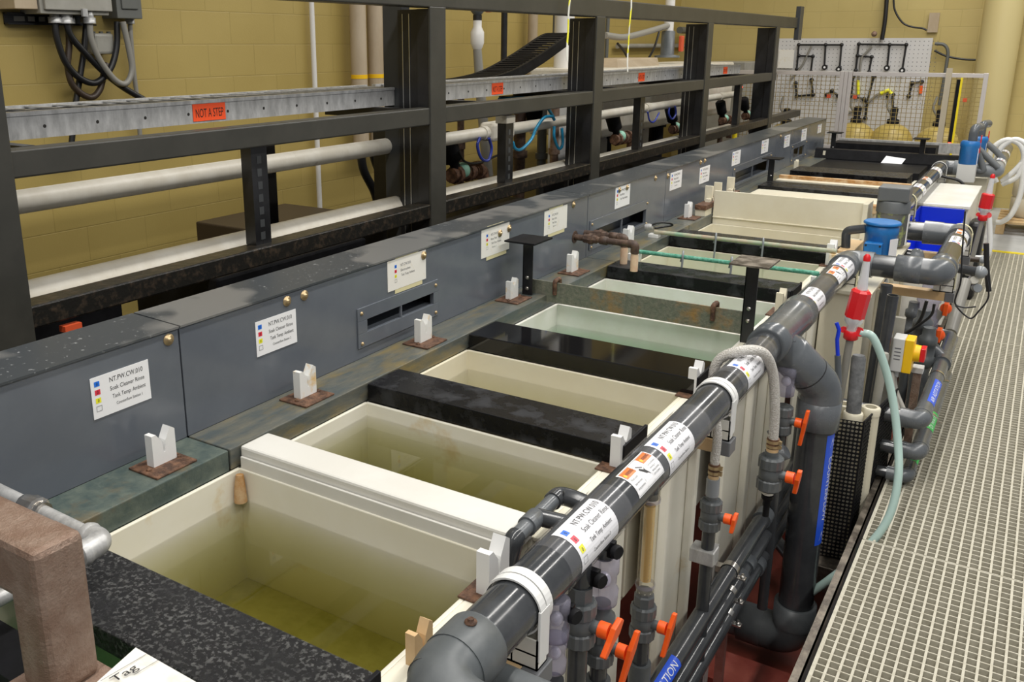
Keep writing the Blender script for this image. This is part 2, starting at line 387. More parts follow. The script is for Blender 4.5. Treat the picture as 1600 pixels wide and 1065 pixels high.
# lettering: text turned to flat polygons once
TC = {}
def glyphs(txt):
    if txt in TC: return TC[txt]
    cu = bpy.data.curves.new('lettering', 'FONT'); cu.body = txt; cu.size = 1; cu.resolution_u = 3
    o = bpy.data.objects.new('lettering', cu); sc.collection.objects.link(o)
    dg = bpy.context.evaluated_depsgraph_get(); me = bpy.data.meshes.new_from_object(o.evaluated_get(dg))
    vs = [(q.co.x, q.co.y) for q in me.vertices]; fs = [tuple(p.vertices) for p in me.polygons]
    bpy.data.objects.remove(o); bpy.data.curves.remove(cu); bpy.data.meshes.remove(me)
    TC[txt] = (vs, fs, max([v[0] for v in vs] + [0.1])); return TC[txt]
FC = {}
def fine_glyphs(txt):
    "the same lettering cut finely enough to follow a round pipe"
    if txt in FC: return FC[txt]
    vs, fs, wd = glyphs(txt); vs = list(vs); tri = []
    for q in fs:
        for i in range(1, len(q) - 1): tri.append((q[0], q[i], q[i + 1]))
    out = []; mid = {}
    while tri:
        a, b, c = tri.pop()
        e = max(((abs(vs[i][1] - vs[j][1]), i, j, k) for i, j, k in ((a, b, c), (b, c, a), (c, a, b))), key=lambda q: q[0])
        if e[0] < .16: out.append((a, b, c)); continue
        _, i, j, k = e; key = (min(i, j), max(i, j))
        if key not in mid: vs.append(((vs[i][0] + vs[j][0]) / 2, (vs[i][1] + vs[j][1]) / 2)); mid[key] = len(vs) - 1
        m_ = mid[key]; tri += [(i, m_, k), (m_, j, k)]
    FC[txt] = (vs, out, wd); return FC[txt]
def text(mb, fn, txt, x, y, h, width=None, mat='ink', rot=False):
    bent = ((fn(0, 0) + fn(0, .04)) / 2 - fn(0, .02)).length > 1e-5
    vs, fs, wd = fine_glyphs(txt) if bent else glyphs(txt); s = h / 0.7; sx = s if width is None else width / wd
    pts = [fn(x + v[0] * sx, y + v[1] * s) for v in vs] if not rot else [fn(x - v[1] * s, y + v[0] * sx) for v in vs]
    a, b, c = fn(x, y), fn(x + .001, y), fn(x, y + .001)
    mb.add(pts, fs, mat)
def flat(o, u, v, n, off=0.0):
    o, u, v, n = V(o), V(u).normalized(), V(v).normalized(), V(n).normalized()
    return lambda a, b: o + u * a + v * b + n * off
def wrap(cx, cz, y0, rad, a0):
    "a label laid round a pipe that runs along y: a along the pipe, b around it"
    return lambda a, b: V((cx + rad * math.cos(a0 + b / rad), y0 + a, cz + rad * math.sin(a0 + b / rad)))
def quad(mb, fn, x0, y0, x1, y1, mat, n=1):
    vs = []; fs = []
    for i in range(n + 1):
        t = y0 + (y1 - y0) * i / n; vs += [fn(x0, t), fn(x1, t)]
    for i in range(n): fs.append((2 * i, 2 * i + 1, 2 * i + 3, 2 * i + 2))
    mb.add(vs, fs, mat)

# ================================================================ the place
# floor, pit and walls
def slab(name, x0, x1, y0, y1, z0, z1, mat):
    return struct(MB(mat).box(x0, x1, y0, y1, z0, z1).build(name))
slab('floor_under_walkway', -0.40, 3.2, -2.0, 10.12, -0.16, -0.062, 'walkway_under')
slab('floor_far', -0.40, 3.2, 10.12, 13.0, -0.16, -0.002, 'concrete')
slab('floor_pit', -2.2, -0.40, -2.0, 10.6, -0.75, -0.64, 'red_floor')
slab('floor_pit_end', -2.2, -0.40, 10.6, 13.0, -0.16, -0.002, 'concrete')
slab('floor_equipment_aisle', -4.58, -2.2, -2.0, 13.0, -0.1, 0.0, 'dark_void')
slab('wall_pit', -0.41, -0.40, -2.0, 10.12, -0.64, -0.062, 'dark_void')
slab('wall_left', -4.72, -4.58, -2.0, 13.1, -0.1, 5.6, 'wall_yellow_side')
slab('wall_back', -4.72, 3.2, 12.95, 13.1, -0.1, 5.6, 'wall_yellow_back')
slab('trim_1', -0.37, 3.2, 10.10, 10.16, -0.01, 0.006, 'yellow_paint')
for y0, y1, z1 in ((3.15, 3.35, -0.50), (4.75, 4.95, -0.50), (2.1, 2.25, -0.56)):
    slab('floor_curb', -0.95, -0.41, y0, y1, -0.64, z1, 'red_floor')
# round wall column
tag(MB('column_paint').cyl((-0.62, 12.75, 0), (-0.62, 12.75, 5.4), 0.21, seg=32).build('column'),
    'round yellow painted column running up the back wall on the right', 'column')

# walkway grating panels
def grating(y0, y1, label):
    m = MB('grating'); x0, x1 = -0.381, 0.86; p = 0.0381; t = 0.0042; zt = 0.0; zb = -0.036
    n = int(round((y1 - y0) / p)); py = (y1 - y0 - .006) / n
    for i in range(n + 1):
        y = y0 + .003 + i * py; m.box(x0, x1, y - (t if i in (0, n) else t * .55), y + (t if i in (0, n) else t * .55), zb, zt - 0.002)
    k = int(round((x1 - x0) / p))
    for i in range(k + 1):
        x = x0 + i * (x1 - x0) / k; e = t * (1.5 if i == 0 else 1.0); m.box(x - e, x + e, y0 + .003, y1 - .003, zb, zt)
    return tag(m.build('walkway_grating'), label, 'grating', 'grating panels of the walkway')
grating(0.5, 3.684, 'beige open grid walkway grating panel nearest the camera, lower right')
grating(3.684, 6.916, 'beige walkway grating panel in the middle, beside the isolator switch pipes')
grating(6.916, 10.10, 'beige walkway grating panel farthest off, ending at the bare floor')
m = MB('angle_steel'); m.box(-0.405, -0.399, -0.5, 10.1, -0.07, 0.012); m.box(-0.43, -0.399, -0.5, 10.1, 0.006, 0.012)
tag(m.build('edge_angle'), 'worn dark steel angle along the left edge of the walkway grating', 'edging')

# ---------------------------------------------------------------- grey exhaust hood with ledge
XP = -1.943; ZL = 0.875; ZH = 1.203; XT = -1.775
slots = {1: (2.416, 2.838, .968, 1.014, 2.363, 2.871, .915, 1.063), 2: (4.381, 5.10, .925, 1.008, 4.305, 5.13, .905, 1.064),
         3: (6.93, 7.90, .925, 1.015, 6.87, 7.98, .905, 1.064), 4: (8.78, 9.22, .93, 1.02, 8.70, 9.30, .905, 1.064)}
def hood(y0, y1, label, sl=(), ledge='ledge'):
    t = thing('exhaust_hood', label, 'hood', (XP, (y0 + y1) / 2, 0.8), 'grey exhaust hood sections behind the tanks')
    g = .003; m = MB('hood_pvc'); a = y0 + g; 
    for s in sl:
        q = slots[s]
        m.box(XP - .012, XP, a, q[0], ZL, ZH); m.box(XP - .012, XP, q[0], q[1], ZL, q[2]); m.box(XP - .012, XP, q[0], q[1], q[3], ZH); a = q[1]
    m.box(XP - .012, XP, a, y1 - g, ZL, ZH); m.box(-2.13, -2.12, y0 + g, y1 - g, .25, ZH)
    m.build('hood_panel', t)
    m = MB('hood_top'); m.prism([(-2.135, y0 + g, ZH), (XP + .006, y0 + g, ZH), (XP + .006, y0 + g, ZH + .006), (-2.135, y0 + g, ZH + .012)], (0, y1 - y0 - 2 * g, 0))
    m.build('hood_top', t)
    m = MB(ledge); m.box(XP, XT, y0 + g, y1 - g, .8125, ZL); m.box(XP, XT, y0 + g, y1 - g, .30, .81)
    m.build('ledge', t, bevel=.003)
    for s in sl:
        q = slots[s]; m = MB('hood_pvc')
        m.box(XP, XP + .006, q[4], q[5], q[3], q[7]); m.box(XP, XP + .006, q[4], q[5], q[6], q[2]); m.box(XP, XP + .006, q[4], q[0], q[2], q[3]); m.box(XP, XP + .006, q[1], q[5], q[2], q[3])
        mid = (q[0] + q[1]) / 2 - .005; m.box(XP - .004, XP + .006, mid - .004, mid + .004, q[2], q[3])
        pl = m.build('slot_plate', t, bevel=.0015)
        m = MB('hood_pvc'); m.box(XP - .10, XP - .013, q[0] - .02, q[1] + .02, q[2] - .012, q[2] - .004); m.box(XP - .105, XP - .10, q[0] - .02, q[1] + .02, q[2] - .01, q[3] + .06)
        m.build('duct_throat', pl)
        for yy, zz in ((q[4] + .02, q[7] - .02), (q[5] - .02, q[7] - .02), (q[4] + .02, q[6] + .015), (q[5] - .02, q[6] + .015)):
            MB('brass_bolt').lathe((XP + .006, yy, zz), (1, 0, 0), [(0, .007), (.003, .007), (.003, .004), (.007, .0035)], 10).build('screw', pl)
    return t
HS = [hood(-0.9, 1.585, 'grey glossy exhaust hood section nearest the camera, carrying the first notice', ledge='ledge_green'),
      hood(1.585, 4.274, 'long grey exhaust hood section with a short two-part slot and three notices', (1,)),
      hood(4.274, 5.424, 'grey exhaust hood section with a wide slot behind the rusty iron pipes', (2,)),
      hood(5.424, 8.105, 'grey exhaust hood section behind the tall cream divider, with half hidden slot', (3,)),
      hood(8.105, 9.40, 'grey exhaust hood section with green tint near the far end of the line', (4,)),
      hood(9.40, 10.15, 'short last grey exhaust hood section in front of the mesh fence')]
# washers with screws on the hood
washer = [(1.548, 1.179, 0), (2.018, 1.176, 1), (2.099, 1.176, 1), (4.10, 1.182, 1), (5.237, 1.178, 2), (5.455, 1.165, 3), (6.08, 1.185, 3), (6.17, 1.187, 3), (8.25, 1.18, 4)]
for y, z, k in washer:
    m = MB('brass_bolt').lathe((XP, y, z), (1, 0, 0), [(0, .017), (.003, .017), (.003, .008), (.008, .0075), (.011, .004)], 18)
    m.build('washer_bolt', HS[k])

# ---------------------------------------------------------------- notices on the hood
def sheet(y, z, w, h, lines, label, old=False, taped=False, tilt=0.0, sq=True, bolts=()):
    c = V((XP + .0015, y, z)); u = V((0, math.cos(tilt), math.sin(tilt))); v = V((0, -math.sin(tilt), math.cos(tilt)))
    o = c - u * w / 2 - v * h / 2
    t = thing('tank_notice', label, 'notice', c, 'white notices along the hood')
    m = MB('paper_old' if old else 'paper')
    m.obox(c, u * w / 2, v * h / 2, V((.0008, 0, 0))); m.build('sheet', t)
    if taped:
        m = MB('tape'); a = c - v * (h / 2 + .004) + V((-.0004, 0, 0)); m.obox(a + u * .01, u * w * .36, v * .012, V((.0005, 0, 0))); m.build('tape', t)
        m = MB('tape'); a = c + v * (h / 2 + .001) + V((-.0004, 0, 0)); m.obox(a, u * w * .3, v * .007, V((.0005, 0, 0))); m.build('tape', t)
    s = .18 / .18; k = .82 if old else 1.0; ox = (w - .18 * k) * .35; oy = (h - .112 * k) * .5
    fn = flat(o + u * ox + v * oy, u, v, (1, 0, 0), .0012)
    F = lambda a, b: fn(a * k, b * k)
    m = MB('ink'); m.cur = 'ink'
    y0 = .094; 
    for i, cn in enumerate(('blue_square', 'red_square', 'yellow_square')):
        quad(m, F, .010, y0 - i * .0225 - .008, .026, y0 - i * .0225 + .006, cn)
        text(m, lambda a, b: F(a, b) + V((.0003, 0, 0)), '0', .0155, y0 - i * .0225 - .005, .008, .005, 'ink')
    b0 = y0 - 3 * .0225 - .008
    for q in ((.010, b0, .0265, b0 + .0012), (.010, b0 + .0138, .0265, b0 + .015), (.010, b0, .0112, b0 + .015), (.0253, b0, .0265, b0 + .015)):
        quad(m, F, *q, 'ink_grey')
    ys = (.086, .063, .040, .020); hs = (.0135, .0115, .0115, .008); xs = (.055, .055, .060, .070); ws = (.105, .108, .105, .082)
    for i, ln in enumerate(lines):
        if ln: text(m, F, ln, xs[i], ys[i], hs[i], ws[i] * min(1, len(ln) / (12 if i == 0 else 17)), 'ink' if not old else 'ink_grey')
    m.build('printing', t)
    for by, bz in bolts:
        MB('brass_bolt').lathe((XP + .003, by, bz), (1, 0, 0), [(0, .016), (.003, .016), (.003, .007), (.008, .006), (.011, .003)], 16).build('washer_bolt', t)
    return t
L1 = ('NT.PW.CW.010', 'Soak Cleaner Rinse', 'Tank Temp: Ambient')
sheet(1.383, 1.088, .18, .112, L1 + ('Counterflow Station 1',), 'first white notice from the camera, reading Soak Cleaner Rinse and Counterflow Station 1')
sheet(1.964, 1.086, .18, .112, L1 + ('Counterflow Station 2',), 'white notice right of the first hood joint, reading Counterflow Station 2')
sheet(2.668, 1.140, .245, .115, ('NT.CW.010', 'Electroclean', 'Tank Temp: Ambient'), 'wide taped notice above the short exhaust slot, bolt in its top right corner', True, True, bolts=((2.775, 1.178),))
sheet(3.325, 1.140, .24, .125, ('NT.CW.010', 'Rinse Tank', 'Tank Temp: Ambient', 'Station 1'), 'taped yellowing notice with two washer bolts, left of the black bracket', True, True, bolts=((3.36, 1.163), (3.44, 1.172)))
sheet(3.905, 1.135, .245, .118, ('NT.CW.010', 'Rinse Tank', 'Tank Temp', 'Station 2'), 'taped notice with curled foot just right of the black bracket plate', True, True)
sheet(4.733, 1.137, .21, .118, ('NT.PW.CW.010', 'Acid Rinse', 'Tank Temp: Ambient'), 'notice with two brown washers above the wide slot behind iron pipes', False, False, bolts=((4.68, 1.18), (4.79, 1.18)))
sheet(5.605, 1.120, .215, .112, ('NT.PW.CW.010', 'Rinse Station', 'Tank Temp: Ambient', 'Counterflow'), 'notice just right of the joint beside the small white V block')
sheet(6.185, 1.088, .215, .112, ('NT.PW.CW.010', 'Rinse Station', 'Tank Temp: Ambient', 'Counterflow'), 'notice above the left end of the tall cream divider')
sheet(6.93, 1.127, .21, .105, ('NT.PW.010', 'Rinse Tank', 'Tank Temp', 'Station'), 'notice over the left end of the half hidden third slot', False)
sheet(7.745, 1.140, .21, .110, ('NT.PW.010', 'Rinse Tank', 'Tank Temp', 'Station'), 'notice behind the third black bracket, before the green tinted section', False)
sheet(8.505, 1.116, .20, .105, ('NT.PW.010', 'Rinse Tank', 'Tank Temp', 'Station'), 'first small notice on the green tinted hood section', False)
sheet(9.165, 1.120, .20, .108, ('NT.PW.010', 'Rinse Tank', 'Tank Temp', 'Station'), 'second small notice on the green tinted hood section', False)
sheet(9.85, 1.125, .17, .085, ('NT.PW.010', 'Rinse Tank', 'Tank Temp', 'Station'), 'last and smallest notice, at the far end of the hood', False)

# ---------------------------------------------------------------- tanks
XL, XR, XO = -1.775, -0.9125, -0.842; ZR = 0.8125
def tank(y0, y1, zb, label, mat='cream_pp', ribs=(), zt=ZR, outer=True, wl=.012, wr=.012, sludge=False):
    t = thing('process_tank', label, 'tank', ((XL + XO) / 2, (y0 + y1) / 2, zb - .02), 'cream process tanks in a row')
    m = MB(mat); m.box(XL, XL + .012, y0, y1, zb, zt); m.box(XR, XR + .012, y0, y1, zb, zt)
    m.box(XL, XR, y0, y0 + wl, zb, zt); m.box(XL, XR, y1 - wr, y1, zb, zt); m.box(XL, XR, y0, y1, zb - .02, zb)
    m.build('inner_shell', t, bevel=.003)
    if sludge: MB('sludge').box(XL + .013, XR - .001, y0 + wl + .001, y1 - wr - .001, zb, zb + .004).build('sediment', t)
    m = MB('cream_stained'); m.box(XR + .012, XO, y0, y1, zt - .012, zt); m.box(XO - .012, XO, y0, y1, -.30, zt)
    m.build('outer_wall', t, bevel=.003)
    for ry in ribs:
        m = MB('cream_stained'); m.prism([(XO, ry - .03, zt - .05), (XO, ry + .03, zt - .05), (XO + .028, ry + .018, zt - .09), (XO + .028, ry - .018, zt - .09)], (0, 0, -1.0)); m.build('rib', t, bevel=.006)
    return t
tank(.40, 1.075, .12, 'cream tank under the speckled black lid in the near corner')
tank(1.075, 1.62, .46, 'nearest open cream tank, full of olive yellow rinse water', 'cream_stained', (1.35, 1.55), sludge=True)
tank(1.735, 2.195, .28, 'open cream tank with olive water between white divider and first black lid', 'cream_stained', (1.86, 2.05))
tank(2.37, 2.83, .28, 'cream tank with pale walls between the two wide black lids', 'cream_pp', (2.50, 2.76))
tank(3.035, 3.60, .28, 'cream tank with light green water in front of the corroded bar', 'white_pp', (3.1, 3.45))
tank(3.62, 4.15, .30, 'cream tank with green water behind the corroded bar', 'white_pp', (3.8,))
tank(4.33, 5.05, .30, 'cream tank under the green rod and hooks', 'cream_pp', (4.5, 4.9))
tank(5.28, 5.88, .30, 'cream tank with pale yellow liquid in front of the tall cream divider', 'cream_pp', (5.5,))
tank(6.3, 7.0, .30, 'far cream tank behind the tall divider, under a brown rimmed cover', 'cream_pp')
tank(7.0, 8.6, .30, 'dark covered far tank beyond the cream divider', 'black_plastic')
tank(8.6, 10.3, .30, 'last covered black tank before the mesh fence', 'black_plastic')
def liquid(y0, y1, zb, z, mat, label):
    m = MB(mat); e = .0005; m.box(XL + .012 + e, XR - e, y0 + .012 + e, y1 - .012 - e, zb + .005, z)
    return tag(m.build('rinse_water'), label, 'water', kind='stuff')
liquid(.40, 1.075, .12, .74, 'water_green', 'green liquid in the tank under the speckled lid, lower left corner')
liquid(1.075, 1.62, .46, .721, 'water_olive', 'olive yellow rinse water filling the nearest tank')
liquid(1.735, 2.195, .28, .768, 'water_olive_light', 'olive rinse water behind the white divider')
liquid(2.37, 2.83, .28, .735, 'water_pale', 'pale rinse water between the two wide black lids')
liquid(3.035, 3.60, .28, .716, 'water_green', 'light green water in front of the corroded bar')
liquid(3.62, 4.15, .30, .749, 'water_green', 'green water behind the corroded bar')
liquid(4.33, 5.05, .30, .70, 'water_green', 'dark green water under the green rod')
liquid(5.28, 5.88, .30, .70, 'water_pale', 'pale yellow liquid at the foot of the tall cream divider')
# debris lying in the first tank
m = MB('black_plastic')
for k in range(7):
    a = V((-1.12 + .012 * k, 1.33 + .018 * k, .470 + .002 * k)); q = V((.10, -.05 + .012 * k, .004)); m.tube([a, a + q], .0035, 6)
tag(m.build('sunken_mesh'), 'scrap of dark mesh lying at the bottom of the nearest tank', 'debris')

# white hollow divider between first two tanks
m = MB('divider_white'); m.box(XL + .004, -.895, 1.622, 1.733, ZR - .0, ZL)
dv = thing('tank_divider', 'thick white plastic divider with molded edge between the two nearest tanks', 'divider', (-1.33, 1.68, .81))
m.build('cap', dv, bevel=.007); MB('divider_white').box(XL + .013, XR - .001, 1.612, 1.6195, .73, .848).build('lip_strip', dv, bevel=.002)
m = MB('rust_wood'); m.tube([(XL + .030, 1.588, .725), (XL + .030, 1.588, .77), (XL + .028, 1.592, .805)], [.019, .016, .011], 12)
tag(m.build('corner_plug'), 'stained plastic plug in the corner of the nearest tank', 'plug')

# black lids
def lid(y0, y1, label, mat='black_lid', z=ZL, x0=-1.768, x1=-.868, h=.0605, lip=True):
    t = thing('bridge_cover', label, 'lid', ((x0 + x1) / 2, (y0 + y1) / 2, z - h), 'black lids bridging the tanks')
    m = MB(mat); m.box(x0, x1, y0, y1, z - h, z); m.build('cover', t, bevel=.003)
    if lip:
        m = MB('black_plastic'); m.box(x1, x1 + .010, y0 + .004, y1 + .006, z - h + .02, z + .004); m.build('end_lip', t, bevel=.002)
    return t
lid(.888, 1.076, 'rough speckled black lid in the near corner, beside the rusty steel tube', 'black_lid_speckled', h=.05)
lid(2.195, 2.37, 'matt black lid, first of the two wide ones from the camera')
lid(2.83, 3.035, 'glossy wet black lid in front of the light green water', 'black_lid_gloss')
lid(4.155, 4.335, 'black lid under the two iron pipes with peach sleeves')
lid(5.06, 5.285, 'dark grey topped lid in front of the pale yellow tank, beneath the metal rail')
lid(6.95, 7.25, 'black lid just behind the brown rimmed cream cover', z=.93, lip=False, h=.05)
lid(8.75, 9.38, 'low flat black lid right in front of the leaning black panel', 'black_plastic', z=.875, lip=False)
lid(7.95, 8.30, 'black lid with tall front between the brown rail and the leaning black panel', z=.93, lip=False, h=.09)
yc_ = 9.46; xl_ = at(1272, 245, y=yc_).x; zt_ = at(1275, 232, y=yc_).z; xr_ = at(1520, 243, y=yc_).x; m = MB('black_plastic'); m.prism([(xl_, yc_, .877), (xl_, yc_ + .03, zt_), (xl_, yc_ + .12, zt_), (xl_, yc_ + .3, .877)], (xr_ - xl_, 0, 0)); m.box(-1.77, -.82, yc_, yc_ + .3, .8135, .877)
tag(m.build('black_cover'), 'large leaning black panel with a white paper tag on its face, far end', 'cover')
m = MB('black_plastic'); m.box(-1.94, -.93, 10.6, 10.9, 0, .92); tag(m.build('black_trough'), 'flat topped black trough right in front of the pale trough', 'cover')
m = MB('galvanised'); m.box(-1.95, -.63, 11.02, 11.10, .83, .93); tag(m.build('fence_sill'), 'pale grey metal sill below the mesh fence', 'sill')
q_ = at(1396, 251, y=9.44); m = MB('paper'); m.obox(q_ + V((0, -.012, 0)), (.085, .0, -.008), (.015, .035, .03), (0, -.001, .001)); tag(m.build('paper_tag'), 'crumpled white paper tag on the face of the leaning black panel', 'tag')

# tall cream divider and cream covers beyond
t = thing('tall_divider', 'tall cream plastic divider standing across the line in front of the far lids', 'divider', (-1.33, 5.95, .8))
m = MB('cream_pp'); m.box(-1.772, -.86, 5.885, 5.90, .80, 1.032); m.box(-1.772, -.86, 5.877, 5.886, .852, .862); m.build('upright_sheet', t, bevel=.003)
m = MB('cream_pp'); m.box(-1.772, -.86, 5.90, 6.29, .81, .90); m.build('shelf', t, bevel=.003)
t = thing('cream_cover', 'cream tank cover with a rusty brown rim behind the tall divider', 'cover', (-1.33, 6.5, .9))
MB('cream_pp').box(-1.76, -.86, 6.50, 6.95, .82, .905).build('cover', t, bevel=.003)
MB('rust_wood').box(-1.76, -.86, 6.42, 6.50, .88, .935).build('rim', t, bevel=.003)
t = thing('cream_rail', 'brown and cream rail lying across the far tanks between two black lids', 'rail', (-1.33, 7.5, .9))
MB('cream_pp').box(-1.77, -.80, 7.50, 7.60, .87, .905).build('base', t); MB('rust_wood').box(-1.77, -.80, 7.60, 7.66, .87, .93).build('rim', t)

# white V blocks on rusty plates
def vblock(x, y, z, label, group, s=1.0, plate=True, mat='white_block', px=.07):
    t = thing('v_block', label, 'block', (x, y, z), group)
    w2 = .038 * s; hh = .088 * s; pl = [(0, -w2, 0), (0, w2, 0), (0, w2, hh * .98), (0, w2 * .62, hh * 1.1), (0, .006, hh * .72), (0, .002, hh * .35), (0, -.002, hh * .35), (0, -.006, hh * .72), (0, -w2 * .62, hh), (0, -w2, hh)]
    pl = [(x - .014 * s, y + q[1], z + q[2] + (.006 if plate else 0)) for q in pl]
    a = pl[:6] + [(pl[0][0], y, z + .006)]; b = [pl[6]] + pl[7:] + [pl[0]]
    m = MB(mat); fs = [pl[0], (pl[0][0], y - .002, pl[0][2]), pl[6], pl[7], pl[8], pl[9]]; m.prism(fs, (.028 * s, 0, 0))
    m.prism([(pl[0][0], y + .002, pl[0][2]), pl[1], pl[2], pl[3], pl[4], pl[5]], (.028 * s, 0, 0))
    m.prism([(pl[0][0], y - .002, pl[0][2]), (pl[0][0], y + .002, pl[0][2]), pl[5], pl[6]], (.028 * s, 0, 0)); m.build('block', t)
    if plate:
        MB('rust_plate').box(x - .045, x + px, y - .075, y + .06, z, z + .006).build('base_plate', t, bevel=.002)
        for dy in (-.055, .045): MB('rust_plate').lathe((x + .015, y + dy, z + .006), (0, 0, 1), [(0, .008), (.005, .008), (.005, .004), (.008, .003)], 6).build('bolt', t)
    return t
gl = 'white V blocks on the hood ledge'; gr_ = 'white V blocks on the right tank rim'
vblock(-1.865, 1.43, ZL, 'white V block nearest the camera on the ledge, below the first notice', gl)
vblock(-1.865, 2.00, ZL, 'ledge V block with an orange stained foot, below the Station 2 notice', gl, mat='white_block_stained')
vblock(-1.865, 2.66, ZL, 'stained ledge V block just right of the short exhaust slot', gl, mat='white_block_stained')
vblock(-1.875, 3.36, ZL, 'yellowed ledge V block half behind the black bracket', gl, .9, mat='white_block_stained')
vblock(-1.865, 3.95, ZL, 'ledge V block in front of the rusty iron pipes', gl, mat='white_block_stained')
vblock(-1.865, 4.66, ZL, 'tall clean ledge V block right behind the iron pipe elbow', gl, 1.15, plate=False)
vblock(-1.865, 5.66, ZL, 'small ledge V block on a rust plate left of the tall cream divider', gl)
vblock(-.872, 1.50, ZR, 'right rim V block beside the nearest tank and the first cable tie', gr_, 1.15, px=.02)
vblock(-.878, 2.22, ZR, 'right rim V block at the end of the first wide black lid', gr_, 1.05, px=.02)
vblock(-.878, 2.87, ZR, 'right rim V block at the end of the glossy black lid', gr_, 1.05, px=.02)
vblock(-.872, 4.00, ZR, 'cream right rim V block beside the corroded bar post', gr_, 1.05, px=.02, mat='cream_pp')
vblock(-.872, 5.08, ZR, 'right rim V block at the pipe elbow before the blue motor', gr_, 1.3, px=.02)
vblock(-.872, 1.22, ZR, 'small tan V block by the near pipe elbow', gr_, .8, plate=False, mat='tan_block')
vblock(-1.83, 8.45, ZL, 'pale ledge block before the leaning black panel', gl, .9, plate=False, mat='cream_pp')
vblock(-1.80, 9.5, ZL, 'pale ledge block beside the far black bracket', gl, .8, plate=False, mat='cream_pp')
t = thing('divider_clip', 'stained cream double clip holding the left end of the tall divider', 'clip', (-1.80, 5.9, .88))
m = MB('cream_pp')
for y in (5.93, 6.12, 6.42): MB('cream_pp').box(-1.85, -1.80, y, y + .02, .95, 1.05).box(-1.83, -1.80, y - .05, y + .04, .95, .97).build('clip_prong', t)
m.box(-1.85, -1.78, 5.75, 5.88, .875, .92); m.build('clip_body', t, bevel=.003)
MB('rust_plate').box(-1.85, -1.775, 5.74, 6.5, .92, .95).build('rust_crust', t)

# corroded flat bar on black angle brackets
def bracket(x, y, ztop, label, plate='black_plastic', flip=1, px=.13, s=1.0):
    t = thing('angle_bracket', label, 'bracket', (x, y, ZL), 'black angle brackets with flat plates')
    m = MB('frame_black'); m.box(x, x + .05 * s * flip, y - .006, y, ZR, ztop); m.box(x, x + .006 * flip, y - .006, y + .045 * s, ZR, ztop); m.build('upright', t, bevel=.0015)
    m = MB(plate); m.obox((x + flip * .035, y - .02, ztop + .004), (.075 * s, 0, 0), (0, .085 * s, 0), (0, 0, .004)); m.build('flat_plate', t, bevel=.001)
    for k in range(2): MB('stainless').lathe((x + .025 * flip, y - .006, ZL + .03 + .05 * k), (0, -1, 0), [(0, .009), (.004, .009), (.006, .004)], 10).build('bolt', t)
    return t
bracket(-1.875, 3.46, 1.128, 'black bracket with a rust edged plate on the ledge, left end of the corroded bar')
bracket(-.905, 3.50, 1.145, 'black bracket with a scratched grey plate at the right end of the corroded bar', 'angle_steel', 1)
bracket(-1.80, 7.35, 1.09, 'small black bracket in the middle distance, in front of the third slot', s=.9)
bracket(-1.80, 9.75, 1.10, 'black bracket on the ledge at the far end of the line', s=.9)
bracket(-.93, 9.55, 1.10, 'black bracket at the right end of the leaning black panel', s=.9, flip=-1)
t = thing('corroded_bar', 'grey green corroded flat bar with orange patches spanning the tanks', 'bar', (-1.37, 3.5, .82))
m = MB('bar_corroded'); m.box(-1.86, -.905, 3.500, 3.508, .845, .938); m.build('flat_bar', t, bevel=.001)
for x in (-1.73, -1.02):
    m = MB('rust_plate'); m.tube(fillet([(x, 3.49, .885), (x, 3.488, .948), (x + .004, 3.53, .952), (x + .004, 3.53, .90)], .012), .010, 8); m.build('hook', t)
# rods across tank with hooks
def rod(a, b, rad, mat, label, hooks, hl, g='rods laid across the tanks'):
    t = thing('anode_rod', label, 'rod', a, g); a, b = V(a), V(b)
    MB(mat).cyl(a, b, rad, seg=12).build('rod', t)
    for k in hooks:
        c = a.lerp(b, k); m = MB('pvc_light')
        m.tube(smooth([c + V((-.012, .012, -.03)), c + V((-.006, .018, .004)), c + V((0, .004, .028)), c + V((.006, -.016, .012)), c + V((.006, -.018, -.03)), c + V((.004, -.018, -hl))], 5), .0055, 7); m.build('hook', t)
    for q in (a, b):
        m = MB('white_block_stained'); m.box(q.x - .03, q.x + .03, q.y - .025, q.y + .025, max(ZR, q.z - .075), q.z - rad); m.build('insulator', t, bevel=.003)
    return t
rod((-1.72, 4.40, .912), (-.80, 4.40, .916), .011, 'verdigris', 'bright green corroded rod across the tank behind the iron pipes', (.28, .55), .06)
rod((-1.83, 4.97, .905), (-.83, 4.97, .911), .012, 'copper_green', 'thin tarnished copper rail across the tank, above the grey topped lid', (.36, .62), .11)
# iron pipes out of the hood
t = thing('iron_pipes', 'pair of rusty iron pipes with peach sleeves bent down into a tank', 'pipe', (-1.85, 4.2, .95))
for k, (y, x1) in enumerate(((4.13, -1.615), (4.25, -1.72))):
    m = MB('iron_pipe'); m.tube(fillet([(XP - .03, y, 1.01), (x1, y, 1.01), (x1, y, .94)], .03), .0165, 12)
    m.build('pipe', t)
    m = MB('iron_pipe'); m.lathe((XP + .05, y, 1.01), (1, 0, 0), [(0, .018), (.004, .024), (.03, .024), (.032, .029), (.05, .029), (.052, .022), (.075, .021)], 8, smooth=False)
    m.lathe((XP + .14, y, 1.01), (1, 0, 0), [(0, .017), (.003, .022), (.04, .022), (.043, .017)], 12); m.build('union', t)
    MB('iron_pipe').tube(fillet([(x1 - .035, y, 1.01), (x1, y, 1.01), (x1, y, .965)], .03), .0215, 12).build('elbow', t)
    MB('peach_plastic').lathe((x1, y, .875), (0, 0, 1), [(0, .019), (.07, .020), (.088, .018)], 12).build('sleeve', t)
m = MB('iron_pipe'); m.lathe((XP, 4.13, 1.01), (1, 0, 0), [(0, .032), (.003, .032)], 16); m.build('wall_flange', t)
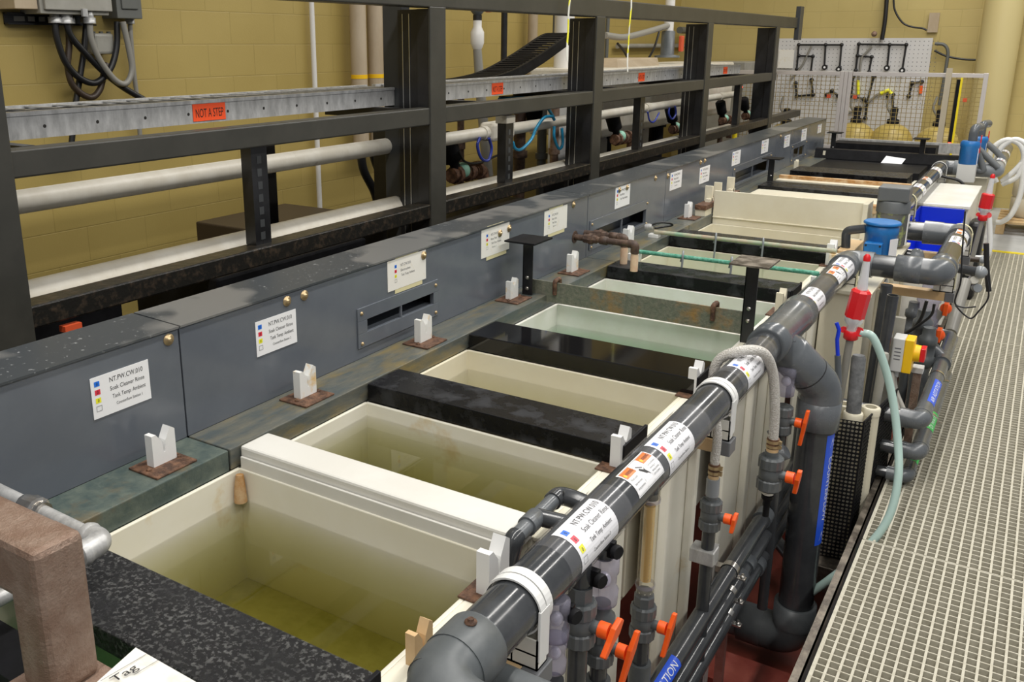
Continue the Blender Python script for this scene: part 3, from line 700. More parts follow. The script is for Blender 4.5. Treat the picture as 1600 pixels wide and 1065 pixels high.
# sensor cable on ledge
t = thing('cable_gland', 'pale cable gland with a black cable loop on the ledge', 'cable', (-1.85, 4.93, .93))
MB('mint_valve').lathe((-1.87, 4.93, .935), (1, 0, .2), [(0, .018), (.02, .02), (.04, .013)], 10, mat='galvanised').build('gland', t)
MB('cable_black').tube(smooth([(-1.845, 4.93, .945), (-1.80, 4.95, .965), (-1.76, 5.02, .955), (-1.76, 5.07, .935), (-1.80, 5.05, .925), (-1.84, 5.0, .92)]), .006, 8).build('cable', t)

# ================================================================ right side: header pipe
PXC, PZ, PR = -0.757, 0.875, 0.057
t = thing('header_pipe', 'large dark grey PVC header pipe along the right side with elbow, wye and tall riser', 'pipe', (PXC, 2.5, PZ))
HP = t
def run(a, b, rad=PR, mat='pvc_dark', par=None, nm='pipe'): return MB(mat).cyl(a, b, rad, seg=36).build(nm, par or t)
def socket(a, d, L_, rad=.068, mat='pvc_grey', par=None, nm='socket', seg=36):
    d = V(d).normalized(); m = MB(mat); m.lathe(a, d, [(0, rad - .006), (.004, rad), (L_ - .003, rad), (L_, rad - .003)], seg); return m.build(nm, par or t)
run((PXC, 1.10, PZ), (PXC, 4.88, PZ))
# near elbow, seen at the bottom of the photo
m = MB('pvc_grey_dull'); m.tube(fillet([(PXC, 1.25, PZ), (PXC, 1.085, PZ), (PXC + .14, 1.09, PZ - .03)], .08, 10), .064, 30)
m.lathe((PXC, 1.165, PZ), (0, 1, 0), [(0, .066), (.08, .066), (.084, .063)], 36)
e = m.build('elbow', t); MB('pvc_grey_dull').lathe((PXC + .10, 1.09, PZ - .021), (1, 0, -.2), [(0, .069), (.004, .072), (.12, .072)], 32).build('elbow_socket', t)
for a in ((PXC + .005, 1.215, PZ + .066), (PXC + .135, 1.09, PZ + .047)):
    m = MB('rust_plate'); m.lathe(a, (0, 0, 1), [(0, .012), (.003, .012), (.003, .007), (.009, .006)], 10); m.build('rusty_bolt', e)
# wye and riser
VX, VY = -0.600, 3.60
m = MB('pvc_grey'); m.lathe((PXC, 3.30, PZ), (0, 1, 0), [(0, .062), (.0, .073), (.10, .073), (.13, .070), (.42, .070), (.44, .073), (.55, .073), (.553, .062)], 40)
wy = m.build('wye', t)
WB = V((PXC, 3.43, PZ)); WT = V((VX, VY, .655)); WD = (WT - WB).normalized(); WL = (WT - WB).length
MB('pvc_grey').lathe(WB, WD, [(0, .060), (.055, .068), (.085, .074), (.09, .079), (WL * .72, .079)], 40).build('branch', t)
MB('ink').lathe(WB + WD * WL * .70, WD, [(0, .0795), (.005, .0795)], 40).build('joint_line', t)
m = MB('pvc_grey'); m.tube(fillet([WB + WD * WL * .72, WT, (VX, VY, .56)], .10, 10), .080, 40)
m.lathe((VX, VY, .60), (0, 0, -1), [(0, .076), (.004, .084), (.115, .084), (.118, .08)], 40); m.build('elbow', t)
run((VX, VY, .50), (VX, VY, -.40), .0705, nm='riser')
m = MB('pvc_grey_dull'); m.tube(fillet([(VX, VY, -.34), (VX, VY, -.50), (VX - .20, VY, -.50)], .14, 10), .083, 36)
m.lathe((VX, VY, -.33), (0, 0, -1), [(0, .078), (.0, .086), (.10, .086)], 36); m.lathe((VX - .12, VY, -.50), (-1, 0, 0), [(0, .086), (.10, .086), (.10, .078)], 36)
m.build('bottom_elbow', t)
run((VX - .20, VY, -.50), (-.90, VY, -.50), .074, 'pvc_grey_dull')
# blue band on riser
fn = lambda a, b: V((VX + .0712 * math.cos(-.55 + b / .0712), VY + .0712 * math.sin(-.55 + b / .0712), a))
m = MB('label_blue'); quad(m, lambda a, b: fn(a, b), .47, -.012, -.02, .06, 'label_blue', 8)
fn2 = lambda a, b: V((VX + .0717 * math.cos(-.55 + b / .0717), VY + .0717 * math.sin(-.55 + b / .0717), .425 - a))
text(m, fn2, 'COUNTERFLOW', .05, .012, .028, .29, 'ink_white')
for z0, s_ in ((.455, 1), (.0, -1)):
    q = [(VX + .0717 * math.cos(-.55 + b / .0717), VY + .0717 * math.sin(-.55 + b / .0717), z) for z, b in ((z0 - .04 * (s_ > 0), .01), (z0 - .04 * (s_ > 0), .04), (z0 + (.0 if s_ > 0 else .04), .025))]
    m.add(q, [(0, 1, 2)], 'ink_white')
m.build('blue_label', t)

# labels and clear sleeves laid round the header pipe
def pipelabel(y0, par, lines=L1 + ('Counterflow Station 2',), a0=math.radians(-14), k=1.06, rad=PR, cx=PXC, cz=PZ, sleeve=None, nm='pipe_label'):
    r1 = rad + .0012; h = .118 * k
    F = lambda a, b: wrap(cx, cz, y0, r1, a0)(a * k, b * k); F2 = lambda a, b: wrap(cx, cz, y0, r1 + .0006, a0)(a * k, b * k)
    m = MB('paper'); quad(m, F, 0, 0, .185, .118, 'paper', 14); lb = m.build(nm, par)
    m = MB('ink')
    for i, cn in enumerate(('blue_square', 'red_square', 'yellow_square')):
        quad(m, F2, .010, .088 - i * .024, .027, .104 - i * .024, cn, 2); text(m, lambda a, b: wrap(cx, cz, y0, r1 + .001, a0)(a * k, b * k), '0', .0155, .0915 - i * .024, .008, .005)
    for q in ((.010, .016, .027, .017), (.010, .031, .027, .032), (.010, .016, .011, .032), (.026, .016, .027, .032)): quad(m, F2, *q, 'ink_grey')
    ys = (.090, .067, .043, .021); hs = (.0155, .013, .010, .008); ws = (.118, .122, .105, .085)
    for i, ln in enumerate(lines): text(m, F2, ln, .058, ys[i], hs[i], ws[i], 'ink')
    m.build('printing', lb)
    if sleeve:
        m = MB('clear_sleeve'); m.lathe((cx, sleeve[0], cz), (0, 1, 0), [(0, rad + .0045), (sleeve[1] - sleeve[0], rad + .0045)], 36, caps=False); m.build('clear_sleeve', par)
pipelabel(1.585, t, sleeve=(1.53, 1.86)); pipelabel(2.125, t, sleeve=(2.07, 2.46))
pipelabel(2.86, t, sleeve=(2.80, 3.22)); pipelabel(3.87, t, sleeve=(3.86, 4.3)); pipelabel(4.56, t, ('NT.PW.CW.010', 'Rinse Tank', 'Tank Temp: Ambient', 'Counterflow'), sleeve=(4.50, 4.86))
def warning(y0, par, a0=math.radians(16), k=1.0, cx=PXC, cz=PZ, rad=PR):
    F = lambda a, b: wrap(cx, cz, y0, rad + .0012, a0)(a * k, b * k); F2 = lambda a, b: wrap(cx, cz, y0, rad + .0018, a0)(a * k, b * k); F3 = lambda a, b: wrap(cx, cz, y0, rad + .0023, a0)(a * k, b * k)
    m = MB('paper'); quad(m, F, 0, 0, .17, .085, 'paper', 10); lb = m.build('warning_label', par); m = MB('ink')
    for u0 in (.006, .110):
        quad(m, F2, u0, .055, u0 + .055, .080, 'warning_orange', 4); text(m, F3, 'WARNING', u0 + .014, .062, .010, .037); quad(m, F3, u0 + .003, .061, u0 + .011, .071, 'warning_yellow')
    text(m, F2, 'Pinch point.', .010, .043, .007, .040, 'ink_grey'); text(m, F2, 'Stay well clear', .010, .030, .006, .044, 'ink_grey'); text(m, F2, 'during operation.', .010, .017, .006, .046, 'ink_grey')
    text(m, F2, 'Turn to off before', .113, .043, .006, .048, 'ink_grey'); text(m, F2, 'servicing or', .113, .034, .006, .034, 'ink_grey'); text(m, F2, 'cleaning machine.', .113, .025, .006, .046, 'ink_grey'); text(m, F2, 'Lock out power.', .113, .016, .006, .042, 'ink_grey')
    for q in ((.003, .003, .167, .004), (.003, .081, .167, .082), (.003, .003, .004, .082), (.166, .003, .167, .082), (.062, .003, .0628, .082), (.107, .003, .1078, .082)): quad(m, F2, *q, 'ink_grey', 4)
    hand = [(.069, .052), (.076, .055), (.088, .045), (.094, .050), (.092, .043), (.101, .030), (.103, .024), (.096, .031), (.086, .034), (.074, .046)]
    m.add([F2(*q) for q in hand], [tuple(range(len(hand)))], 'ink')
    m.add([F2(*q) for q in ((.071, .062), (.090, .050), (.091, .053), (.073, .066))], [(0, 1, 2, 3)], 'ink')
    m.build('printing', lb)
warning(1.915, t); warning(4.36, t, a0=math.radians(12))

# elbow A, cross run, elbow B
XB = -.335; YA = 4.88
m = MB('pvc_grey'); m.tube(fillet([(PXC, YA - .10, PZ), (PXC, YA + .03, PZ), (PXC + .12, YA + .03, PZ)], .10, 10), .066, 30); m.lathe((PXC, YA - .13, PZ), (0, 1, 0), [(0, .07), (.07, .07)], 32); m.build('elbow', t)
YA += .03
run((PXC + .06, YA, PZ), (XB - .13, YA, PZ)); socket((XB - .20, YA, PZ), (1, 0, 0), .12, .068)
m = MB('pvc_grey'); m.tube(fillet([(XB - .10, YA, PZ), (XB, YA, PZ), (XB, YA + .12, PZ)], .10, 12), .066, 30); m.build('elbow', t)
socket((XB, YA + .07, PZ), (0, 1, 0), .10)
YB = 5.98
run((XB, YA + .1, PZ), (XB, YB - .05, PZ))
pipelabel(5.45, t, ('NT.PW.CW.010', 'Rinse Tank', 'Tank Temp: Ambient', 'Counterflow'), cx=XB, nm='pipe_label'); warning(5.72, t, cx=XB)
m = MB('pvc_grey'); m.tube(fillet([(XB, YB - .12, PZ), (XB, YB, PZ), (XB - .13, YB, PZ)], .10, 12), .066, 30); m.lathe((XB - .09, YB, PZ), (-1, 0, 0), [(0, .068), (.10, .07)], 32); m.build('elbow', t)
run((XB - .1, YB, PZ), (PXC + .08, YB, PZ))
m = MB('pvc_grey'); m.tube(fillet([(PXC + .12, YB, PZ), (PXC, YB, PZ), (PXC, YB + .12, PZ)], .10, 12), .066, 30); m.build('elbow', t)
YC = 9.35; run((PXC, YB + .08, PZ), (PXC, YC - .08, PZ))
pipelabel(6.35, t, ('NT.PW.010', 'Rinse Tank', 'Tank Temp', 'Station')); pipelabel(7.5, t, ('NT.PW.010', 'Rinse Tank', 'Tank Temp', 'Station')); warning(7.95, t); pipelabel(8.65, t, ('NT.PW.010', 'Rinse Tank', 'Tank Temp', 'Station'))
m = MB('pvc_grey'); m.tube(fillet([(PXC, YC - .14, PZ), (PXC, YC, PZ), (PXC + .14, YC, PZ)], .10, 12), .066, 30); m.build('elbow', t)
XD = -.325
run((PXC + .05, YC, PZ), (XD - .05, YC, PZ), mat='pvc_grey'); socket((PXC + .10, YC, PZ), (1, 0, 0), .08, mat='pvc_light'); socket((XD - .20, YC, PZ), (1, 0, 0), .12, mat='pvc_light')
m = MB('pvc_light'); m.tube(fillet([(XD - .1, YC, PZ), (XD, YC, PZ), (XD, YC + .14, PZ)], .10, 12), .067, 30); m.build('elbow', t)
run((XD, YC + .1, PZ), (XD, 11.4, PZ), mat='pvc_grey')
pipelabel(9.7, t, ('NT.PW.010', 'Rinse Tank', 'Tank Temp', 'Station'), cx=XD); pipelabel(10.5, t, ('NT.PW.010', 'Rinse Tank', 'Tank Temp', 'Station'), cx=XD)

# saddles with cable ties
def saddle(y, label, cx=PXC, tie='cable_tie_white', wide=False, blockl=None, bx0=None):
    t = thing('pipe_saddle', label, 'bracket', (cx, y, PZ - .1), 'saddles and cable ties holding the header pipe')
    m = MB(tie); b = []
    for k in range(29):
        a = math.radians(200 - k * 9.5); b.append((cx + (PR + .004) * math.cos(a), y, PZ + (PR + .004) * math.sin(a)))
    for w_ in ((-.012, .012),) if not wide else ((-.026, -.004), (.0, .024)):
        vs = []; fs = []
        for i, q in enumerate(b):
            for yy, rr in ((w_[0], 0), (w_[1], 0), (w_[1], .004), (w_[0], .004)):
                c = V((cx, y, PZ)); dd = (V(q) - c).normalized(); vs.append(V(q) + dd * rr + V((0, yy + (.012 * (i / 28) if wide else 0), 0)))
        for i in range(len(b) - 1):
            for j in range(4): a0, a1 = i * 4 + j, i * 4 + (j + 1) % 4; fs.append((a0, a1, a1 + 4, a0 + 4))
        m.add(vs, fs, tie)
    m.build('cable_tie', t)
    m = MB('cable_tie_white' if tie != 'cable_tie_cream' else 'cable_tie_cream')
    m.box(cx + PR + .002, cx + PR + .008, y - .02, y + .02, PZ - .105, PZ + .01); m.build('tie_tail', t, bevel=.001)
    m = MB('white_pp'); x0, x1, z0, z1 = cx - .03, cx + PR + .004, PZ - .125, PZ - .055
    m.box(x0, x1, y - .022, y - .018, z0, z1); m.box(x0, x1, y + .018, y + .022, z0, z1); m.box(x1 - .004, x1, y - .022, y + .022, z0, z1); m.box(x0, x1, y - .022, y + .022, z0, z0 + .005)
    m.box(x0 + .03, x0 + .034, y - .022, y + .022, z0, z1 - .01); m.box(x0, x1, y - .022, y + .022, (z0 + z1) / 2 - .002, (z0 + z1) / 2 + .002)
    m.build('saddle', t)
    bx0 = bx0 or (XO if cx < -.6 else XO + .2)
    MB('tan_block').box(bx0, cx + .028, y - .03, y + .03, z0 - .045, z0).build('support_block', t, bevel=.003)
    MB('grey_end').box(cx + .028, cx + PR + .012, y - .032, y + .032, z0 - .047, z0 + .001).build('end_cap', t, bevel=.002)
saddle(1.40, 'pipe saddle with a doubled white cable tie nearest the camera', wide=True)
saddle(2.69, 'pipe saddle with curled white cable tie between second label and braided hose', wide=True)
saddle(4.83, 'cream cable tie and saddle just before the first pipe elbow', tie='cable_tie_cream')
saddle(5.06, 'cream cable tie and long tan block under the jogged elbow', cx=XB, tie='cable_tie_cream')
saddle(6.02, 'cream cable tie at the far elbow of the first jog', cx=XB, tie='cable_tie_cream')
saddle(7.1, 'cream cable tie beside the blue bin', tie='cable_tie_cream')
saddle(9.2, 'white cable tie at the elbow over the white cabinet')

# ---------------------------------------------------------------- valves and risers in front of the tanks
def valve_body(t, x, y, z, s=1.0, handle='orange_handle', ang=0.0, hl=1.0, mat='pvc_grey_dull', body=True, down=True):
    "true union ball valve, z is its middle; handle sticks out in +x"
    n = 20
    m = MB(mat)
    m.lathe((x, y, z + .018 * s), (0, 0, 1), [(0, .034 * s), (.004 * s, .039 * s), (.034 * s, .039 * s), (.040 * s, .033 * s)], 28, ribs=1, smooth=False); m.build('union_nut', t)
    m = MB(mat); m.lathe((x, y, z - .018 * s), (0, 0, -1), [(0, .034 * s), (.004 * s, .039 * s), (.034 * s, .039 * s), (.040 * s, .033 * s)], 28, ribs=1, smooth=False); m.build('union_nut', t)
    m = MB(mat); m.lathe((x, y, z - .06 * s), (0, 0, 1), [(0, .024 * s), (.03 * s, .026 * s), (.035 * s, .034 * s), (.085 * s, .034 * s), (.09 * s, .026 * s), (.12 * s, .024 * s)], n); m.build('valve_body', t)
    m = MB(mat); m.cyl((x + .02 * s, y, z), (x + .062 * s, y, z), .015 * s, seg=14); m.build('valve_stem', t)
    m = MB(handle); hx = x + .062 * s; m.cyl((hx - .012 * s, y, z), (hx + .012 * s, y, z), .019 * s, seg=14)
    c, sn = math.cos(ang), math.sin(ang); up = V((.12, sn, c)).normalized(); sd = V((0, c, -sn)); o = V((hx + .016 * s, y, z))
    P = lambda a, b: o + up * a * s * hl + sd * b * s
    m.prism([P(.050, -.008), P(.050, .008), P(.010, .019), P(-.030, .012), P(-.078, .008), P(-.078, -.008), P(-.030, -.012), P(.010, -.019)], (.014 * s, 0, 0))
    m.build('lever', t, bevel=.003)
def riser(x, y, z0, z1, t, r0=.021, mat='pvc_dark', nm='stem'): return MB(mat).cyl((x, y, z0), (x, y, z1), r0, seg=16).build(nm, t)
gv = 'valve assemblies in front of the tank wall'
XV = -.72
# a: flow meter
p = at(1012, 850, x=XV); y = p.y
t = thing('flow_meter', 'clear flow meter tube with amber liquid above a grey valve with orange lever', 'flow meter', (XV, y, .2), gv)
z1, z0 = at(1015, 790, x=XV).z, at(1006, 925, x=XV).z
MB('clear_tube').cyl((XV, y, z0), (XV, y, z1 + .04), .023, seg=20, caps=False).build('tube', t)
MB('amber_liquid').cyl((XV, y, z0 + .035), (XV, y, z1), .0145, seg=14).build('liquid_column', t)
MB('rust_plate').cyl((XV, y, z0 + .03), (XV, y, z1), .0035, seg=6).build('guide_rod', t)
m = MB('white_pp'); m.cyl((XV, y, z0 - .012), (XV, y, z0 + .004), .021, seg=16, mat='milky_plastic'); m.build('lower_fitting', t)
for zz in (z0 + .016, z1 + .012): MB('clear_valve').lathe((XV, y, zz), (0, 0, 1), [(0, .026), (.012, .026)], 18, caps=False).build('ring', t)
m = MB('ink')
for k in range(16): zz = z0 + .05 + k * .011; aa = -.9; m.obox((XV + .0235 * math.cos(aa), y + .0235 * math.sin(aa), zz), (.0002, 0, 0), (0, .003 if k % 4 else .005, 0), (0, 0, .0006))
m.build('scale_marks', t)
riser(XV, y, z1 + .02, PZ, t, .02, 'pvc_dark')
zv = at(1000, 975, x=XV).z; MB('pvc_grey_dull').lathe((XV, y, zv + .05), (0, 0, 1), [(0, .028), (.03, .028), (.034, .024), (.045, .022)], 8, smooth=False).build('hex_adapter', t)
valve_body(t, XV, y, zv, .90, ang=.25, hl=1.1); riser(XV, y, -.1, zv - .05, t); MB('pvc_grey_dull').cyl((XV, y, -.16), (XV, y, zv - .13), .03, seg=16).build('coupling', t)
# b: dark valve with wide lever
p = at(905, 970, x=XV - .01); y = p.y; zv = p.z
t = thing('ball_valve', 'dark grey union valve with a large orange lever under the first pipe label', 'valve', (XV, y, .1), gv)
riser(XV - .01, y, zv + .05, PZ - .03, t, .023); MB('pvc_grey_dull').lathe((XV - .01, y, zv + .05), (0, 0, 1), [(0, .029), (.045, .029)], 8, smooth=False).build('hex_adapter', t)
valve_body(t, XV - .01, y, zv, 1.0, ang=.75, hl=.75); riser(XV - .01, y, -.2, zv - .05, t, .023)
# c: clear check valve with second lever
def check(t, x, y, z, s=1.0):
    m = MB('clear_valve'); m.lathe((x, y, z), (0, 0, 1), [(-.062 * s, .024 * s), (-.058 * s, .036 * s), (-.022 * s, .038 * s), (-.014 * s, .032 * s), (.020 * s, .033 * s), (.026 * s, .037 * s), (.058 * s, .037 * s), (.064 * s, .026 * s)], 24); m.build('clear_body', t)
    MB('milky_plastic').ball((x, y, z), .02 * s, 12).build('check_ball', t)
p = at(942, 905, x=XV); y = p.y
t = thing('check_valve', 'clear violet check valve above the second orange lever', 'valve', (XV, y, .1), gv)
check(t, XV, y, p.z, 1.0); riser(XV, y, p.z + .06, PZ - .04, t, .022, 'pvc_dark')
q = at(940, 1000, x=XV); MB('pvc_grey_dull').lathe((XV, y, q.z + .05), (0, 0, 1), [(0, .034), (.03, .034), (.04, .024), (p.z - q.z - .11, .022)], 16).build('reducer', t)
valve_body(t, XV, y, q.z, .92, ang=.35, hl=1.3); riser(XV, y, -.2, q.z - .05, t); MB('pvc_grey_dull').cyl((XV, y, q.z - .16), (XV, y, q.z - .10), .031, seg=16).build('coupling', t)
p = at(868, 985, x=XV)
t = thing('check_valve', 'clear check valve left of the dark union valve, half under the header pipe', 'valve', (XV, p.y, .1), gv)
check(t, XV, p.y, p.z + .03, .8); check(t, XV, p.y, p.z - .055, .7); riser(XV, p.y, p.z + .08, PZ - .04, t, .022); riser(XV, p.y, -.2, p.z - .12, t, .022)
t = thing('corner_pipe', 'grey pipe elbow and block at the lower edge below the near cable tie', 'pipe', (-.70, 1.5, .3))
p = at(800, 1058, x=-.70); m = MB('pvc_grey_dull'); m.cyl(p + V((-.1, 0, -.02)), p + V((.10, 0, -.02)), .035, seg=20); m.build('elbow', t)
for px, py in ((960, 860), (935, 905), (895, 960)):
    q = at(px, py, x=XV + .03)
    tag(MB('black_plastic').lathe(q, (1, -.4, 0), [(0, .016), (.006, .018), (.014, .016)], 10).box(q.x - .03, q.x, q.y - .004, q.y + .012, q.z - .02, q.z + .02).build('clamp_knob'),
        {960: 'black clamp knob under the right end of the first pipe label', 935: 'black clamp knob between the label and the clear check valve', 895: 'rusted clamp knob at the left of the dark union valve'}[px], 'clamp', 'black clamp knobs under the header pipe')
# e: hose with clamp and small valve
def hosevalve(pxv, pyv, label, hosepts, x=XV, s=1.0, hc='braided_hose', hr=.014, hl=.8, ang=.4, tail='stub', extra=0):
    p = at(pxv, pyv, x=x); y, zv = p.y, p.z
    t = thing('hose_valve', label, 'valve', (x, y, zv - .2), gv)
    valve_body(t, x, y, zv, s, ang=ang, hl=hl)
    MB('pvc_grey_dull').lathe((x, y, zv + .045 * s), (0, 0, 1), [(0, .022 * s), (.03 * s, .022 * s)], 10).build('adapter', t)
    zt = zv + .075 * s
    if extra: MB('pvc_light').cyl((x, y, zt), (x, y, zt + extra), .023 * s, seg=18).build('coupling', t); zt += extra
    MB('tan_block').cyl((x, y, zt), (x, y, zt + .012), .019 * s, seg=14).build('bushing', t)
    m = MB('iron_pipe'); 
    m.cyl((x, y, zt + .012), (x, y, zt + .05), hr * 1.22, seg=14, mat='rust_plate'); m.build('hose_end', t)
    for k in (0, 1):
        m = MB('brass_bolt'); m.hollow((x, y, zt + .016 + .018 * k), (x, y, zt + .026 + .018 * k), hr * 1.2, hr * 1.35); m.obox((x + hr * 1.4, y - .004, zt + .021 + .018 * k), (.007, 0, 0), (0, .005, 0), (0, 0, .006)); m.build('hose_clamp', t)
    pts = [V((x, y, zt + .04))] + [V(q) for q in hosepts]
    MB(hc).tube(smooth(pts, 10), hr, 14).build('hose', t)
    return t, x, y, zv
p = at(1110, 803, x=XV); hy = p.y
t, x, y, zv = hosevalve(1110, 803, 'grey hose valve with small orange lever below the second cable tie', [(XV, hy, .80), (XV - .02, hy, .87)], ang=.2, extra=.06, s=.9, hl=.6)
riser(x, y, -.2, zv - .05, t)
MB('galvanised').box(x - .05, x + .03, y - .03, y + .03, zv - .17, zv - .12).build('strut_cap', t, bevel=.004)
p = at(1203, 738, x=-.66); hy = p.y
t, x, y, zv = hosevalve(1203, 738, 'light grey valve fed by a thick braided hose looped over the header pipe',
                        [(-.662, hy - .02, .72), (-.675, hy - .05, .86), (-.70, hy - .11, .945), (-.76, hy - .17, .958), (-.83, hy - .18, .91), (-.85, hy - .18, .80)], x=-.66, s=1.15, hr=.0175, hl=.65, ang=-.1)
MB('white_pp').cyl((x, y, zv - .085), (x, y, zv - .07), .02, seg=14).build('thread_tape', t)
MB('black_plastic').lathe((x, y, zv - .09), (0, 0, -1), [(0, .022), (.012, .022), (.02, .014), (.04, .015), (.045, .012), (.085, .012)], 12).build('barb', t)
# valves behind the riser with orange levers
for (px, py, lab, hl) in ((1222, 655, 'valve with upright orange lever just left of the riser collar', 1.2),):
    p = at(px, py, x=-.70); t = thing('ball_valve', lab, 'valve', (-.70, p.y, .1), gv)
    valve_body(t, -.70, p.y, p.z, 1.0, ang=-.05, hl=hl); check(t, -.70, p.y, p.z + .16, .95); riser(-.70, p.y, p.z + .2, PZ, t); riser(-.70, p.y, -.3, p.z - .05, t)
p = at(1230, 700, x=-.66)
t = thing('side_branch', 'short grey branch fitting left of the riser, above the air pipes', 'fitting', p, gv)
MB('pvc_grey').lathe(p + V((-.05, 0, -.05)), (1, 0, .7), [(0, .028), (.06, .028), (.062, .024)], 18).build('fitting', t)
MB('pvc_grey').tube([p + V((-.07, 0, .06)), p + V((-.02, 0, -.01))], .015, 12).build('spigot', t)

# three air and water pipes with clamps
t = thing('air_pipe', 'upper glossy grey air agitation pipe with blue AGITATION label', 'pipe', (XV, 3, .14), 'three pipes running low beside the tanks')
ZA = (.141, .045, -.05)
MB('pvc_dark').cyl((XV, 1.45, ZA[0]), (XV, 3.75, ZA[0]), .030, seg=26).build('pipe', t)
MB('pvc_dark').tube(fillet([(XV, 3.70, ZA[0]), (XV, 3.95, ZA[0]), (XV, 3.95, .5)], .06), .030, 20).build('bend', t)
MB('pvc_grey').lathe((XV, 3.35, ZA[0]), (0, 1, 0), [(0, .036), (.06, .036)], 24).build('coupling', t)
F = lambda a, b: wrap(XV, ZA[0], 1.99, .0306, math.radians(20))(a, b); F2 = lambda a, b: wrap(XV, ZA[0], 1.99, .0312, math.radians(20))(a, b)
m = MB('label_blue'); quad(m, F, 0, -.008, .34, .040, 'label_blue', 8); text(m, F2, 'AIR AGITATION', .02, .004, .024, .30, 'ink_white'); m.build('blue_label', t)
def lowpipe(z, lab, y1, cp):
    t = thing('air_pipe', lab, 'pipe', (XV, 3, z), 'three pipes running low beside the tanks')
    MB('pvc_dark').cyl((XV + .005, 1.45, z), (XV + .005, y1, z), .028, seg=24).build('pipe', t)
    for c in cp: MB('pvc_grey').lathe((XV + .005, c, z), (0, 1, 0), [(0, .034), (.055, .034), (.058, .03)], 22).build('coupling', t)
lowpipe(ZA[1], 'middle low grey pipe with a pair of couplings beside the strap clamps', 4.0, (3.02, 3.13)); lowpipe(ZA[2], 'lowest of the three low grey pipes, running down by the strut', 4.4, (3.3,))
for k, (z, px) in enumerate(zip(ZA, ('upper', 'middle', 'lowest'))):
    y = 2.93; m = MB('stainless'); vs = []; fs = []
    for i in range(13):
        a = math.radians(175 - i * 17); rr = .0325
        for w_ in (-.016, .016): vs.append((XV + rr * math.cos(a), y + w_, z + rr * math.sin(a)))
    for i in range(12): fs.append((2 * i, 2 * i + 2, 2 * i + 3, 2 * i + 1))
    m.add(vs, fs, 'stainless', True); m.box(XV + .028, XV + .058, y - .012, y + .012, z - .020, z - .014); m.lathe((XV + .046, y, z - .014), (0, 0, 1), [(0, .009), (.008, .009), (.008, .005), (.016, .005)], 8)
    m.box(XV - .05, XV - .03, y - .016, y + .016, z - .012, z + .012)
    tag(m.build('strap_clamp'), '%s strap clamp on the slotted strut, with a small bolt' % px, 'clamp', 'strap clamps on the strut')
t = thing('slotted_strut', 'stained slotted strut standing on a wood block, holding the strap clamps', 'strut', (XV - .055, 2.93, -.64))
m = MB('galvanised'); m.box(XV - .075, XV - .05, 2.91, 2.95, -.45, .22); m.build('strut', t); m = MB('stainless'); m.box(XV - .02, XV + .01, 2.915, 2.945, -.48, -.09); m.build('lower_leg', t)
m = MB('rust_wood'); m.box(XV - .05, XV + .06, 2.80, 3.08, -.60, -.50); m.build('block', t, bevel=.004); m = MB('rust_wood'); m.box(XV - .05, XV - .043, 2.86, 2.92, -.50, -.40); m.box(XV + .035, XV + .042, 2.86, 2.92, -.50, -.40); m.box(XV - .05, XV + .042, 2.86, 2.92, -.50, -.49); m.build('channel_foot', t)
m = MB('pvc_dark'); m.cyl((-.90, 4.3, -.40), (-.60, 3.9, -.40), .03, seg=16); tag(m.build('drain_pipe'), 'thin dark drain pipe passing behind the bottom elbow of the riser', 'pipe')
# small grey plumbing next to white divider end
t = thing('corner_plumbing', 'dark grey pipe tee and elbows perched on the rim beyond the white divider', 'pipe', (-.87, 1.75, .85))
m = MB('pvc_grey'); a, b, c, e = at(803, 842, z=.89), at(866, 780, z=.89), at(893, 778, z=.89), at(925, 792, z=.88)
m.tube([a, b], .019, 16); m.build('pipe', t)
MB('pvc_dark').tube(fillet([a.lerp(b, .06), a, a + V((-.01, -.01, -.06))], .02), .023, 14).build('elbow', t)
MB('pvc_dark').tube(fillet([b.lerp(a, .05), b + (b - a) * .12, c, e], .035), .023, 16).build('elbow', t)
MB('pvc_grey').lathe(a.lerp(b, .30), b - a, [(0, .024), (.05, .024), (.055, .020)], 18).build('tee', t)
MB('pvc_dark').tube([a.lerp(b, .55), at(900, 822, z=.88)], .021, 14).build('side_socket', t)
tag(MB('black_plastic').ball(at(778, 868, z=.86), .022, 12).build('rubber_bumper'), 'black round bumper behind the near V block on the right rim', 'bumper')

# ================================================================ near left: rusty tube, pipe, tag
t = thing('steel_tube_arm', 'rusty brown square steel tube bent down at its end, lower left corner', 'tube', (-1.30, .75, .88))
m = MB('rust_tube'); m.box(-1.345, -1.258, .70, .795, .895, 1.176); m.build('leg', t, bevel=.013)
m = MB('rust_tube'); m.box(-2.05, -1.30, .7004, .7946, 1.068, 1.1757); m.build('arm', t, bevel=.014)
m = MB('rust_tube'); m.box(-1.37, -1.235, .68, .81, .885, .897); m.build('foot_plate', t, bevel=.002)
m = MB('black_plastic'); m.box(-1.72, -.87, .70, .79, .815, .885); tag(m.build('support_bar'), 'black bar across the nearest tank carrying the square steel tube', 'bar')
t = thing('galvanised_pipe', 'silver galvanised pipe leaving the hood panel, with union and elbow behind the rusty tube', 'pipe', (-1.9, 1.0, .97))
yy = 1.0; xe = -1.53; m = MB('galvanised'); m.cyl((XP - .02, yy, .975), (xe, yy, .965), .0165, seg=18); m.cyl((xe + .008, yy - .03, .962), (xe + .008, .45, .955), .0165, seg=18); m.build('pipe', t)
m = MB('stainless'); m.lathe((-1.80, yy, .972), (1, 0, -.02), [(0, .020), (.01, .023), (.03, .023), (.034, .029), (.055, .029), (.058, .023), (.075, .023)], 12, smooth=False); m.build('union', t)
